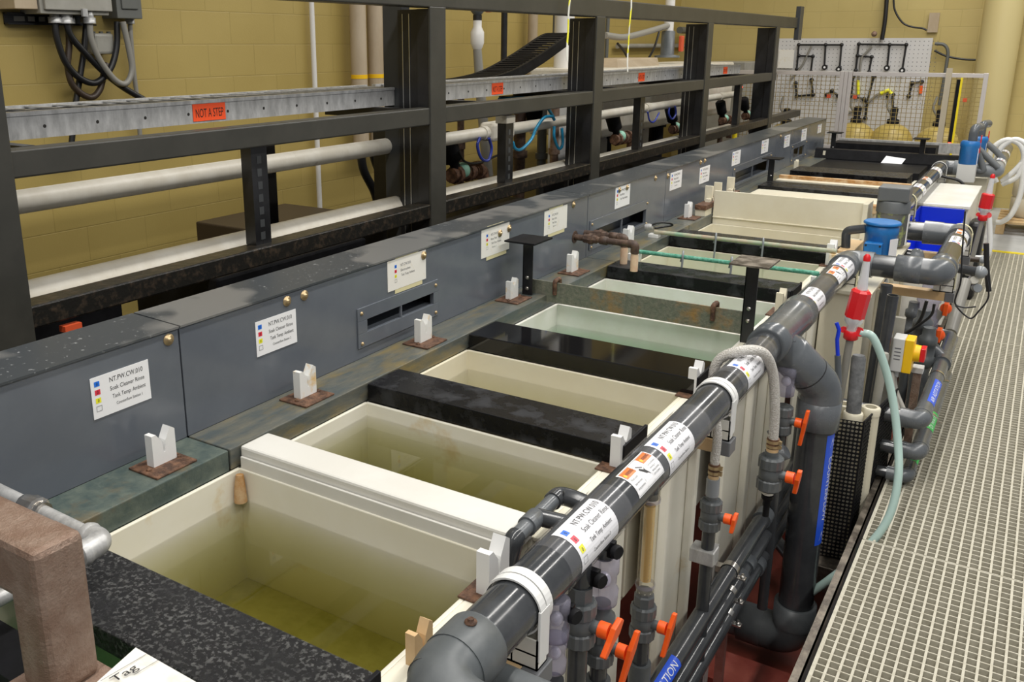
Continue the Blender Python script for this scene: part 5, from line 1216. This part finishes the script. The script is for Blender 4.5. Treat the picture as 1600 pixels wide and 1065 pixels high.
bp([(1320, 178), (1345, 170), (1370, 148), (1388, 142), (1396, 152)], 'pale hose with yellow clips arching behind the fence', .016, 'conduit_grey', False, 'plumbing behind the mesh fence')
MB('yellow_square')
tag(MB('yellow_square').cyl(at(1341, 125, y=12.87), at(1341, 148, y=12.87), .018, seg=10).build('yellow_valve'), 'yellow valve body behind the fence, right of the middle posts', 'valve')
tag(MB('orange_handle').cyl(at(1439, 134, y=12.87), at(1438, 146, y=12.87), .022, seg=10).build('orange_valve'), 'small orange valve behind the fence near the pegboard edge', 'valve')
tag(MB('paper_old').obox(at(1228, 92, y=YP - .03), (.10, 0, 0), (0, .002, 0), (0, 0, .12)).build('posted_sheets'), 'faded sheets posted at the left edge of the pegboard', 'paper')
for k, (px, py, s_) in enumerate(((1228, 192, .85), (1338, 190, 1), (1395, 192, 1), (1467, 196, 1))):
    p = at(px, py, y=12.3); t = thing('pressure_tank', ('pressure tank dome half hidden by the hood end', 'left yellow pressure tank dome behind the fence', 'middle yellow pressure tank dome behind the fence', 'right yellow pressure tank dome below the coiled fittings')[k], 'tank', (p.x, 12.3, 0), 'yellow pressure tanks')
    pr = [(0, .245)] + [(p.z - .24 + .24 * math.sin(a), .245 * math.cos(a) + .001) for a in [math.pi / 2 * i / 8 for i in range(9)]]
    MB('tank_yellow').lathe((p.x, 12.3, 0), (0, 0, 1), pr, 28).build('vessel', t)
    MB('black_plastic').lathe((p.x, 12.3, p.z - .01), (0, 0, 1), [(0, .07), (.05, .07), (.06, .04), (.18, .045), (.2, .03)], 12).build('valve_head', t)
    MB('conduit_grey').tube(fillet([(p.x - .03, 12.3, p.z + .1), (p.x - .09, 12.28, p.z + .2), (p.x - .06, 12.3, p.z + .34)], .04), .014, 8).build('tube', t)
# back wall conduits
def wc(pts, rad, mat, label, y=12.85): return tag(MB(mat).tube(smooth([at(*q, y=y) for q in pts], 8), rad, 10).build('wall_cable'), label, 'cable', 'cables on the back wall')
wc([(1387, -20), (1383, 30), (1378, 62)], .026, 'cable_black', 'thick dark conduit coming down to the top of the pegboard')
wc([(1396, -10), (1398, 15), (1410, 35), (1425, 42), (1440, 44), (1448, 47)], .012, 'cable_black', 'black cable curving down to the wooden board above the pegboard')
wc([(1460, 79), (1480, 88), (1510, 93), (1540, 92), (1577, 84)], .013, 'cable_black', 'black cable sagging from the pegboard to the column')
wc([(1461, 68), (1475, 70), (1481, 80), (1479, 100), (1472, 140), (1467, 165)], .020, 'box_dark_grey', 'grey flexible conduit bending down right of the pegboard')
tag(MB('duct_tan').box(at(1450, 40, y=12.9).x, at(1466, 40, y=12.9).x, 12.90, 12.93, at(0, 60, y=12.9).z, at(1458, 20, y=12.9).z).build('wall_board'), 'tan board on the back wall above the right end of the pegboard', 'board')
tag(MB('rust_tube').ball(at(1366, 53, y=12.8), .035, 12).build('round_fitting'), 'small brown round fitting above the pegboard', 'fitting')

# ================================================================ right side equipment beyond the riser
# perforated guard with filter sleeves
t = thing('perforated_guard', 'black perforated sheet guard standing right of the riser, open at the top', 'guard', (-.52, 4.0, -.26))
def perf(name, a, b, z0, z1, nu, nv, thick=.003):
    a, b = V(a), V(b); L_ = (b - a).length; u = (b - a) / L_; n_ = u.cross(V((0, 0, 1))); m = MB('black_plastic'); du = L_ / nu; dv = (z1 - z0) / nv; R_ = .39 * min(du, dv)
    for i in range(nu):
        for j in range(nv):
            sh = .5 * du if False else 0
            c = V((a.x, a.y, 0)) + u * (i + .5) * du + V((0, 0, z0 + (j + .5) * dv)); sq = [(-1, -1), (0, -1), (1, -1), (1, 0), (1, 1), (0, 1), (-1, 1), (-1, 0)]
            vo = [c + u * p_[0] * du / 2 + V((0, 0, p_[1] * dv / 2)) for p_ in sq]; vi = [c + u * math.cos(k * math.pi / 4 - 2.356) * R_ + V((0, 0, math.sin(k * math.pi / 4 - 2.356) * R_)) for k in range(8)]
            m.add(vo + vi, [(k, (k + 1) % 8, 8 + (k + 1) % 8, 8 + k) for k in range(8)])
    o = m.build(name, t); s_ = o.modifiers.new('thickness', 'SOLIDIFY'); s_.thickness = thick; return o
A, B_, C_ = (-.600, 3.93, 0), (-.470, 3.95, 0), (-.405, 4.45, 0)
perf('front_sheet', A, B_, -.27, .40, 8, 36); perf('side_sheet', B_, C_, -.27, .40, 24, 36)
m = MB('black_plastic'); m.box(-.474, -.466, 3.946, 3.954, -.27, .402); m.obox(((B_[0] + C_[0]) / 2, (B_[1] + C_[1]) / 2, .402), ((C_[0] - B_[0]) / 2, (C_[1] - B_[1]) / 2, 0), (.003, 0, 0), (0, 0, .004)); m.build('edge_trim', t)
boxthing('guard_base', -.66, -.41, 3.85, 4.6, -.40, -.275, 'angle_steel', 'grey steel footing below the perforated guard', 'base', .004)
for k, (x, y) in enumerate(((-.572, 4.075), (-.522, 3.995), (-.468, 4.10))):
    m = MB('cream_pp'); m.hollow((x, y, -.27), (x, y, .42), .038, .024, 20); m.lathe((x, y, .385), (0, 0, 1), [(0, .040), (.03, .041), (.036, .036), (.036, .024)], 20, caps=False)
    tag(m.build('filter_sleeve'), ('left white filter sleeve inside the perforated guard', 'front white filter sleeve holding the grey felt rod', 'right white filter sleeve, inside the perforated guard')[k], 'filter', 'white filter sleeves in the guard')
MB_ = MB('felt_grey'); MB_.lathe((-.522, 3.995, .39), (-.01, .02, .27), [(0, .024), (.02, .0305), (.27, .0295), (.285, .024)], 20, 'felt_grey')
tag(MB_.build('felt_rod'), 'thick grey felt covered rod standing in the perforated guard', 'rod')
tag(MB('felt_grey').lathe((-.47, 4.25, .30), (.01, .0, .3), [(0, .018), (.32, .02), (.33, .016)], 14, 'corroded' if False else 'box_grey').build('worn_rod'), 'worn grey rod behind the felt rod', 'rod')
m = MB('pvc_dark'); a, b = V((-.505, 4.5, .10)), V((-.484, 4.5, .835)); m.hollow(a, b, .026, .021, 22); tag(m.build('open_pipe'), 'open topped dark pipe leaning beside the siphon hose', 'pipe')
tag(MB('pvc_dark').cyl((-.56, 4.75, .0), (-.545, 4.75, .82), .028, seg=20).build('drop_pipe'), 'dark vertical pipe going down from the tan block', 'pipe')
m = MB('box_grey'); m.obox((-.47, 4.7, .42), (.030, 0, 0), (0, .015, 0), (.004, 0, .26)); tag(m.build('stained_board'), 'stained off white board standing behind the teal tinted hose', 'board')
# blue pen like hook left of pump
t = thing('blue_hook', 'bright blue bent rod with a grey sleeve just right of the wye', 'rod', at(1308, 580, y=3.8))
MB('motor_blue').tube([at(*q, y=3.8) for q in ((1309, 556), (1308, 530), (1311, 515), (1307, 504))], .008, 10, 'bin_blue').build('hook', t); MB('pvc_grey').tube([at(1310, 600, y=3.8), at(1309, 555, y=3.8)], .013, 12).build('sleeve', t)
# siphon pumps
def siphon(y, pts, label, s=1.0):
    P_ = [at(*q, y=y) for q in pts]      # tip, hex top, hex bottom, collar, tube foot
    t = thing('siphon_pump', label, 'pump', P_[4], 'red and white siphon pumps')
    ax = (P_[0] - P_[1]).normalized()
    MB('milky_plastic').lathe(P_[1], ax, [(0, .021 * s), ((P_[0] - P_[1]).length * .86, .013 * s)], 18).build('neck', t)
    MB('red_plastic').lathe(P_[1] + ax * (P_[0] - P_[1]).length * .80, ax, [(0, .0145 * s), (.018 * s, .0145 * s), (.028 * s, .006 * s)], 16).build('tip', t)
    m = MB('red_plastic'); d_ = P_[1] - P_[2]; m.lathe(P_[2], d_, [(0, .040 * s), (d_.length * .92, .040 * s), (d_.length, .030 * s)], 8, smooth=False); m.build('hex_grip', t, bevel=.002)
    d2 = P_[3] - P_[2]; MB('milky_plastic').lathe(P_[2], d2, [(0, .038 * s), (d2.length * .3, .036 * s), (d2.length * .55, .022 * s), (d2.length, .022 * s)], 20).build('funnel', t)
    m = MB('red_plastic'); m.lathe(P_[3] + V((0, 0, .012 * s)), (0, 0, -1), [(0, .026 * s), (.005 * s, .030 * s), (.035 * s, .030 * s), (.04 * s, .024 * s)], 16); m.lathe(P_[3] + V((.03 * s, 0, .01)), (0, -1, .3), [(-.012, .020 * s), (.012, .020 * s)], 14); m.lathe(P_[3] + V((-.03 * s, 0, .01)), (0, -1, .2), [(-.008, .014 * s), (.008, .014 * s)], 10); m.build('collar', t)
    MB('conduit_grey').cyl(P_[3], P_[4], .016 * s, seg=14).build('suction_tube', t); return t, P_
t, P_ = siphon(3.95, ((1356, 396), (1347, 452), (1335, 495), (1330, 520), (1298, 700)), 'large red and white siphon pump beside the first pipe jog')
MB('green_hose').tube(smooth([P_[3] + V((.035, 0, .008)), at(1366, 530, y=3.95), at(1390, 600, y=3.95), at(1402, 680, y=3.90), at(1403, 750, y=3.82), at(1385, 815, y=3.75), at(1340, 870, y=3.68), at(1300, 902, y=3.62), at(1268, 925, y=3.60)], 8), .0165, 16).build('discharge_hose', t)
t, P_ = siphon(7.0, ((1552, 272), (1545, 302), (1539, 325), (1536, 338), (1512, 430)), 'small red and white siphon pump farther along, in front of the white cabinet', 1.0)
MB('white_hose').tube(smooth([P_[3] + V((.035, 0, 0)), at(1546, 345, y=7), at(1547, 375, y=7), at(1545, 395, y=7), at(1538, 402, y=7), at(1524, 402, y=7)], 8), .016, 12).build('discharge_hose', t)
# structure that carries the jogged header pipe
t = thing('weir_box', 'cream weir box on the walkway side below the jogged header pipe', 'box', (-.66, 5.7, -.2))
MB('cream_pp').box(-.835, -.62, 4.72, 6.1, -.30, .755).build('body', t, bevel=.004); MB('cream_pp').box(-.84, -.60, 4.70, 6.12, .755, .775).build('rim', t, bevel=.003)
for y in (5.0, 5.5, 6.0): MB('cream_pp').box(-.62, -.598, y, y + .03, -.3, .73).build('rib', t, bevel=.003)
t = thing('isolator_switch', 'yellow and pale grey isolator switch with a red knob beside the walkway', 'switch', at(1412, 580, y=4.6))
p = at(1412, 552, y=4.6); x0 = at(1394, 552, y=4.6).x; z1, z0 = at(1410, 526, y=4.6).z, at(1408, 578, y=4.6).z
MB('switch_grey').box(x0, x0 + .052, 4.56, 4.66, z0, z1).build('housing', t, bevel=.004); MB('switch_yellow').box(x0 + .052, x0 + .092, 4.56, 4.66, z0, z1).build('cover', t, bevel=.004)
MB('switch_yellow').lathe((x0 + .092, 4.61, (z0 + z1) / 2 + .01), (1, 0, 0), [(0, .042), (.028, .040)], 20).build('dial', t); MB('red_square').box(x0 + .12, x0 + .142, 4.575, 4.645, (z0 + z1) / 2 - .02, (z0 + z1) / 2 + .045, 'red_plastic').build('knob', t, bevel=.003)
m = MB('ink_grey'); F = flat((x0, 4.5595, z0), (1, 0, 0), (0, 0, 1), (0, -1, 0)); 
for k in range(4): quad(m, F, .012, .06 + k * .018, .040, .066 + k * .018, 'ink_grey')
m.build('printing', t)
MB('switch_grey').cyl((x0 + .02, 4.61, z0 - .04), (x0 + .02, 4.61, z0), .020, seg=14).build('cable_gland', t)
t = thing('switch_cable', 'grey cable sagging from the isolator switch to the low pipes', 'cable', (x0, 4.6, .1))
MB('conduit_grey').tube(smooth([(x0 + .02, 4.61, z0 - .03), at(1400, 610, y=4.55), at(1412, 640, y=4.45), at(1420, 660, y=4.35), at(1412, 662, y=4.38), at(1398, 620, y=4.5), at(1392, 560, y=4.62)], 8), .012, 10).build('cable', t)
# low labelled pipes over the walkway edge
def sidepipe(x, z, y0, y1, r0, mat, labels, label, xin=-.62, far=None):
    t = thing('utility_pipe', label, 'pipe', (x, y0, z), 'labelled utility pipes at the walkway edge')
    MB(mat).cyl((x, y0 + .03, z), (x, y1, z), r0, seg=24).build('pipe', t)
    MB('pvc_dark').cyl((xin, y0, z), (x - .05, y0, z), r0 * .95, seg=20).build('inlet', t)
    m = MB('pvc_grey'); m.tube(fillet([(x - .07, y0, z), (x, y0, z), (x, y0 + .07, z)], .045, 8), r0 * 1.17, 20); m.lathe((x - .085, y0, z), (1, 0, 0), [(0, r0 * 1.22), (.035, r0 * 1.22)], 20); m.lathe((x, y0 + .045, z), (0, 1, 0), [(0, r0 * 1.22), (.035, r0 * 1.22)], 20); m.build('elbow', t)
    for yy, ln, mat_, txt in labels:
        F = lambda a, b: wrap(x, z, yy, r0 + .0007, math.radians(15))(a, b); F2 = lambda a, b: wrap(x, z, yy, r0 + .0013, math.radians(15))(a, b)
        m = MB(mat_); quad(m, F, 0, 0, ln, .045, mat_, 6)
        if txt: text(m, F2, txt, .02, .012, .022, ln - .04, 'ink_white')
        m.build('pipe_label', t)
    return t
t = sidepipe(-.283, .325, 4.30, 5.30, .036, 'pvc_grey', ((4.48, .34, 'label_blue', 'AIR AGITATION'),), 'upper utility pipe with a blue AIR AGITATION label')
m = MB('pvc_grey'); m.lathe((-.283, 5.18, .325), (0, 1, 0), [(0, .045), (.06, .045)], 22); m.tube(fillet([(-.283, 5.26, .325), (-.34, 5.30, .37), (-.40, 5.3, .43)], .05), .034, 16); m.build('branch', t)
m = MB('pvc_grey'); m.tube(fillet([(-.283, 5.2, .325), (-.283, 5.75, .325), (-.40, 5.75, .325)], .07), .036, 18); m.build('far_elbow', t)
sidepipe(-.272, .170, 4.30, 5.5, .032, 'pvc_grey', ((4.55, .24, 'label_green', 'DI WATER'),), 'middle utility pipe with a green label')
sidepipe(-.302, .050, 4.28, 5.3, .027, 'pvc_grey', ((4.42, .12, 'label_green', ''),), 'lowest utility pipe with a green band, just above the grating')
t = thing('support_post', 'rust streaked square post with cream cap behind the utility pipes', 'post', (-.34, 4.6, -.06))
MB('rust_tube').box(-.37, -.335, 4.68, 4.72, -.06, .42).build('post', t); MB('switch_grey').box(-.378, -.328, 4.67, 4.73, .42, .45).build('cap', t, bevel=.003)
for k, (y, z, r0) in enumerate(((4.95, .325, .038), (4.75, .17, .034), (4.62, .050, .03))):
    x = (-.283, -.272, -.302)[k]; m = MB('stainless'); vs = []; fs = []
    for i in range(15):
        a = math.radians(190 - i * 17)
        for w_ in (-.012, .012): vs.append((x + r0 * math.cos(a), y + w_, z + r0 * math.sin(a)))
    for i in range(14): fs.append((2 * i, 2 * i + 2, 2 * i + 3, 2 * i + 1))
    m.add(vs, fs, 'stainless', True); m.box(x + r0 * .9, x + r0 + .02, y - .01, y + .01, z - .012, z - .006)
    tag(m.build('strap_clamp'), '%s copper coloured strap clamp on the utility pipes' % ('upper', 'middle', 'lowest')[k], 'clamp', 'strap clamps on the utility pipes')
# cluster of valves between weir box and walkway
for k, (px, py, y, lab) in enumerate(((1478, 482, 5.6, 'orange lever valve on a slanting pipe under the elbow saddle'), (1467, 523, 5.3, 'orange lever valve above the utility pipe elbows'))):
    p = at(px, py, y=y); t = thing('ball_valve', lab, 'valve', p, gv)
    m = MB('orange_handle'); m.ball(p, .032, 8, sq=(1, .8, 1)); m.obox(p + V((0, 0, 0)), (.012, 0, .0), (0, .035, 0), (0, 0, .035)); m.build('lever', t, bevel=.004)
    MB('conduit_grey').cyl(p + V((-.02, 0, -.01)), p + V((-.12, .05, -.22)), .025, seg=14).build('stem', t)
for k, (px, py, y, s_, mat, lab) in enumerate(((1450, 480, 5.6, 1.5, 'clear_valve', 'violet clear check valve under the tan saddle block'), (1440, 520, 5.3, 1.2, 'pvc_grey', 'grey union fitting below the violet check valve'), (1425, 500, 5.6, 1.0, 'pvc_grey', 'grey elbow fitting beside the cream weir box'), (1448, 545, 5.2, 1.1, 'pvc_grey_dull', 'dark grey fitting right of the isolator switch'))):
    p = at(px, py, y=y); m = MB(mat); m.lathe(p + V((0, 0, -.09 * s_)), (0, 0, 1), [(0, .03 * s_), (.01, .042 * s_), (.05 * s_, .042 * s_), (.055 * s_, .036 * s_), (.11 * s_, .036 * s_), (.115 * s_, .042 * s_), (.15 * s_, .042 * s_), (.16 * s_, .03 * s_), (.2 * s_, .028 * s_)], 20)
    m.cyl(p + V((0, 0, -.6)), p + V((0, 0, -.08 * s_)), .025 * s_, seg=14, mat='pvc_grey'); tag(m.build('pipe_fitting'), lab, 'fitting', 'grey fittings between weir box and walkway')
loop2 = lambda pts, y, rad, mat, label, name='cable', g='cables beside the walkway': tag(MB(mat).tube(smooth([at(*q, y=y) for q in pts], 8), rad, 8).build(name), label, 'cable', g)
loop2([(1448, 470), (1440, 495), (1428, 512), (1415, 520), (1402, 528)], 5.2, .009, 'cable_black', 'black cable slanting from the tan block to the isolator switch')
loop2([(1460, 475), (1455, 492), (1435, 508), (1412, 522)], 5.15, .007, 'cable_black', 'thinner black cable with a light tie, beside the slanting one')
loop2([(1508, 330), (1503, 400), (1501, 440), (1492, 472), (1505, 480), (1525, 479)], 5.0, .004, 'cable_black', 'thin black wire hanging from the far jog onto the walkway')
loop2([(1493, 477), (1505, 490), (1518, 497), (1530, 485), (1542, 470), (1545, 455), (1541, 430)], 4.9, .004, 'cable_black', 'thin black wire curling over the grating')
loop2([(1541, 380), (1542, 420), (1545, 455)], 6.5, .016, 'cable_black', 'thick black cable bundle dropping by the second siphon pump')
for k, (a, b, y, r0, mat, lab) in enumerate((((1500, 418), (1532, 425), 6.4, .030, 'pvc_dark', 'dark pipe stub with a grey elbow beyond the first jog'), ((1508, 405), (1535, 406), 6.8, .018, 'cable_brown', 'thin dark red pipe above the grey stub'), ((1415, 395), (1432, 400), 6.0, .035, 'pvc_dark', 'dark pipe behind the cream box under the blue motor'))):
    A_, B2 = at(*a, y=y), at(*b, y=y); m = MB(mat); m.cyl(A_ + V((-.1, 0, 0)), B2, r0, seg=18); m.ball(B2, r0 * 1.35, 14, 'pvc_light'); tag(m.build('pipe_stub'), lab, 'pipe', 'pipe stubs at the walkway edge')
for k, (px, py, lab) in enumerate(((1522, 437, 'upper white round cap above the walkway edge'), (1527, 450, 'lower blue grey round cap above the walkway edge'))):
    p = at(px, py, y=6.4); tag(MB('pvc_light' if k else 'white_pp').lathe(p, (.3, -1, .2), [(-.05, .024), (0, .03), (.012, .024)], 18).build('end_cap'), lab, 'cap', 'round caps at the walkway edge')
m = MB('conduit_grey'); m.cyl(at(1508, 440, y=6.3), at(1485, 520, y=5.9), .035, seg=18); tag(m.build('slanting_pipe'), 'pale grey pipe slanting down beside the walkway edge', 'pipe')

# motors and pumps
def motor(x, y, z0, z1, r0, mat, label, top=None):
    t = thing('pump_motor', label, 'motor', (x, y, z0), 'upright pump motors')
    MB(mat).lathe((x, y, z0), (0, 0, 1), [(0, r0 * .92), (.01, r0), ((z1 - z0) * .72, r0), ((z1 - z0) * .76, r0 * 1.06), ((z1 - z0) * .92, r0 * 1.06), (z1 - z0, r0 * .9)], 28).build('housing', t); return t
t = motor(-.672, 5.32, .80, 1.02, .082, 'motor_blue', 'bright blue upright pump motor behind the first cross pipe')
MB('motor_blue').lathe((-.672, 5.32, 1.018), (0, 0, 1), [(0, .094), (.008, .096), (.014, .090)], 28).build('fan_cover', t)
MB('motor_blue').box(-.735, -.645, 5.20, 5.26, .82, .93).build('terminal_box', t, bevel=.006)
m = MB('ink')
for dx, dz in ((-.725, .915), (-.655, .915), (-.655, .835)): m.lathe((dx, 5.20, dz), (0, -1, 0), [(0, .006), (.002, .006)], 8)
m.build('screws', t); m = MB('paper'); m.obox((-.598, 5.27, .90), (.004, .005, 0), (.012, .022, 0), (0, 0, .05)); m.build('nameplate', t)
MB('pvc_grey').box(-.78, -.58, 5.20, 5.5, .775, .80).build('mount', t)
t = motor(-.70, 5.92, .79, 1.06, .088, 'motor_stained', 'grey pump motor with green splashes behind the blue one')
MB('motor_grey').lathe((-.70, 5.92, .99), (0, 0, 1), [(0, .094), (.06, .094), (.07, .088)], 28).build('band', t); MB('motor_grey').box(-.785, -.615, 5.84, 6.0, 1.06, 1.145).build('terminal_box', t, bevel=.008); MB('paper').box(-.612, -.606, 5.90, 5.95, .80, .98).build('nameplate', t)
for k, (px, y, z0, z1, lab) in enumerate(((1516, 9.05, .95, 1.17, 'nearer of two blue pump motors with a grey pipe on top at the far end'), (1528, 9.9, .95, 1.14, 'farther of two blue pump motors, beside the mesh fence'))):
    x = at(px, 230, y=y).x; t = motor(x, y, z0, z1 - .02, .075, 'motor_blue', lab)
    MB('red_plastic').box(x + .07, x + .078, y - .02, y + .02, z0 + .1, z1 + .03).build('red_strip', t); MB('paper').box(x + .066, x + .07, y - .04, y + .02, z0, z1 - .08).build('nameplate', t)
    MB('pvc_grey').tube(fillet([(x + .01, y, z1 - .02), (x + .01, y, z1 + .09), (x + .05, y + .12, z1 + .09)], .05), .036, 16).build('pipe', t)
    MB('switch_grey').box(x - .07, x + .07, y - .07, y + .07, .80, z0).build('base', t)
t = thing('support_bench', 'cream bench under the far blue motors', 'bench', (-.6, 9.6, .1)); MB('cream_pp').box(-.80, -.38, 9.40, 10.2, .1, .79).build('body', t, bevel=.004)
# small elbows by the blue motor
m = MB('pvc_dark'); P1 = [at(*q, y=5.25) for q in ((1321, 400), (1322, 360), (1352, 357))]; m.tube(fillet(P1, .03), .024, 16); tag(m.build('small_elbow_pipe'), 'small dark elbow pipe left of the blue motor', 'pipe')
boxthing('cream_block', -.86, -.78, 5.16, 5.5, .80, .88, 'tan_block', 'tan and cream block on the rim left of the blue motor', 'block', .004)
m = MB('pvc_light'); m.cyl(at(1360, 445, y=5.3), at(1385, 448, y=5.3), .045, seg=20); tag(m.build('rounded_pipe_end'), 'light grey rounded cap below the first cross pipe', 'cap')
boxthing('divider_bracket', -.86, -.83, 5.86, 6.05, .80, 1.03, 'cream_pp', 'cream upright bracket at the right end of the tall divider', 'bracket', .003)
# white cabinet and blue bin
t = thing('white_cabinet', 'white topped cabinet behind the blue bin on the right side', 'cabinet', (-.57, 8.2, .05))
MB('white_pp').box(-.76, -.40, 7.62, 8.75, .05, .78).build('body', t, bevel=.004); MB('white_pp').box(-.78, -.385, 7.58, 8.78, .78, .805).build('top', t, bevel=.004); MB('box_grey').box(-.72, -.43, 7.55, 7.60, .74, .79).build('front_lip', t)
t = thing('blue_bin', 'bright blue plastic bin in front of the white cabinet', 'bin', (-.57, 7.3, .45))
m = MB('bin_blue'); m.box(-.715, -.705, 7.0, 7.54, .45, .785); m.box(-.425, -.415, 7.0, 7.54, .45, .70); m.prism([(-.705, 7.53, .45), (-.705, 7.54, .785), (-.705, 7.55, .785), (-.705, 7.55, .45)], (.29, 0, 0)); m.box(-.715, -.415, 7.0, 7.01, .45, .56); m.box(-.715, -.415, 7.0, 7.54, .45, .46); m.build('walls', t, bevel=.002)
boxthing('bin_shelf', -.76, -.42, 6.95, 7.56, .05, .44, 'white_pp', 'white shelf carrying the blue bin', 'shelf', .003)
boxthing('black_canister', -.40, -.29, 8.0, 8.25, .0, .62, 'cable_black', 'dark canister standing at the far right of the white cabinet', 'canister', .03)
for k, (pts, y, lab) in enumerate((([(1450, 270), (1475, 276), (1500, 283), (1512, 300)], 8.9, 'black hose lying across the white cabinet top'), ([(1528, 232), (1545, 248), (1560, 262)], 9.3, 'dark grey hose from the near far end motor'), ([(1540, 222), (1556, 236), (1568, 250)], 9.9, 'dark grey hose from the farther motor'), ([(1508, 240), (1520, 262), (1536, 266), (1528, 240)], 9.2, 'grey hose loop under the near far end motor'))):
    tag(MB('cable_black' if k < 1 else 'motor_grey').tube(smooth([at(*q, y=y) for q in pts], 8), .028 if k else .012, 12).build('hose'), lab, 'hose', 'dark hoses at the far end')
# white hose coil, drum and pallet
for k, pts in enumerate((((1557, 285), (1546, 262), (1549, 235), (1570, 219), (1592, 224), (1600, 245), (1590, 275), (1565, 288)), ((1565, 284), (1590, 262), (1606, 240), (1602, 225), (1585, 218), (1565, 230), (1556, 250)), ((1598, 250), (1598, 280), (1592, 310), (1580, 335), (1566, 346), (1556, 347)))):
    tag(MB('white_hose').tube(smooth([at(*q, y=10.4) for q in pts], 8), .026, 12).build('white_hose'), ('large white hose loop behind the last header pipe', 'second white hose loop behind the last header pipe', 'end of the white hose dropping to the walkway')[k], 'hose', 'white hose coiled at the far end')
p = at(1602, 340, y=11.6)
t = thing('plastic_drum', 'cream plastic drum on a wooden pallet at the right edge', 'drum', (p.x, 11.6, .14)); MB('drum_cream').lathe((p.x + .05, 11.6, .14), (0, 0, 1), [(0, .20), (.03, .215), (.20, .215), (.215, .20), (.23, .215), (.50, .215), (.54, .16)], 28).build('barrel', t); MB('black_plastic').lathe((p.x + .05, 11.6, .69), (0, 0, 1), [(0, .10), (.04, .10)], 16).build('screw_cap', t)
MB('drum_cream').lathe((p.x + .05, 11.6, .68), (0, 0, 1), [(0, .15), (.02, .10)], 20).build('shoulder', t)
t = thing('wood_pallet', 'wooden pallet on the bare floor under the drum', 'pallet', (p.x, 11.5, 0))
for k in range(5): MB('wood').box(p.x - .25, p.x + .7, 11.1 + k * .18, 11.22 + k * .18, .115, .14).build('deck_board', t, bevel=.002)
for k in range(2): MB('wood').box(p.x - .25 + k * .45, p.x - .17 + k * .45, 11.1, 11.94, .0, .115).build('runner', t, bevel=.002)

# more pipework seen between the middle rail and the lower beam
def vpipe(px, p0, p1, x, rad, mat, label, name='vertical_pipe'):
    a, b = at(px, p0, x=x), at(px, p1, x=x); m = MB(mat); m.cyl((a.x, a.y, 0), (a.x, a.y, a.z), rad, seg=14); m.lathe((a.x, a.y, b.z + .08), (0, 0, 1), [(0, rad * 1.35), (.05, rad * 1.35)], 14)
    return tag(m.build(name), label, 'pipe', 'upright pipes behind the frame')
vpipe(813, 160, 262, -3.3, .045, 'iron_pipe', 'rusty brown upright pipe behind the square white coupling, second bay')
vpipe(868, 165, 255, -3.4, .035, 'rust_tube', 'thinner brown upright pipe left of the third post')
vpipe(848, 165, 262, -3.6, .04, 'frame_grey', 'dark grey upright pipe between the two brown ones')
vpipe(720, 150, 250, -3.5, .025, 'iron_pipe', 'thin dark upright pipe just right of the second post')
vpipe(1000, 165, 215, -3.3, .04, 'blue_hose', 'dark blue upright pipe in the third bay')
vpipe(1028, 160, 210, -3.2, .07, 'black_plastic', 'thick black upright pipe in the third bay')
vpipe(955, 160, 230, -3.3, .02, 'cable_black', 'thin black upright pipe right of the third post')
vpipe(1130, 150, 185, -3.2, .03, 'iron_pipe', 'dark upright pipe in the last bay')
vpipe(1153, 150, 185, -3.2, .03, 'yellow_paint', 'yellow upright pipe in the last bay')
p = at(835, 165, x=-3.2); t = thing('filter_bowl', 'black filter bowl hanging under the cable tray in the second bay', 'filter', p)
MB('black_plastic').lathe((p.x, p.y, p.z + .06), (0, 0, -1), [(0, .09), (.05, .09), (.055, .065), (.22, .055), (.24, .03)], 18).build('bowl', t); MB('frame_black').cyl((p.x, p.y, p.z + .05), (p.x, p.y, p.z + .20), .03, seg=12).build('inlet', t)
boxthing('black_beam', -3.0, -2.9, at(800, 152, x=-2.9).y, at(905, 150, x=-2.9).y, at(850, 160, x=-2.9).z - .03, at(850, 160, x=-2.9).z + .06, 'frame_black', 'short black beam under the cable tray left of the third post', 'beam', .004)
t = thing('slotted_rail', 'thin black slotted rail on the wall in the second bay', 'rail', at(740, 165, x=W + .03)); a, b = at(712, 168, x=W + .03), at(778, 160, x=W + .03); MB('frame_black').box(W, W + .03, a.y, b.y + .6, a.z - .03, a.z + .03).build('rail_body', t)
# coloured lettering of the far plumbing: clips on the pale hose
tag(MB('yellow_square').tube([at(1376, 146, y=12.86), at(1388, 141, y=12.86), at(1395, 148, y=12.86)], .024, 8).build('hose_clip'), 'yellow clip on the pale hose arch behind the fence', 'clip')
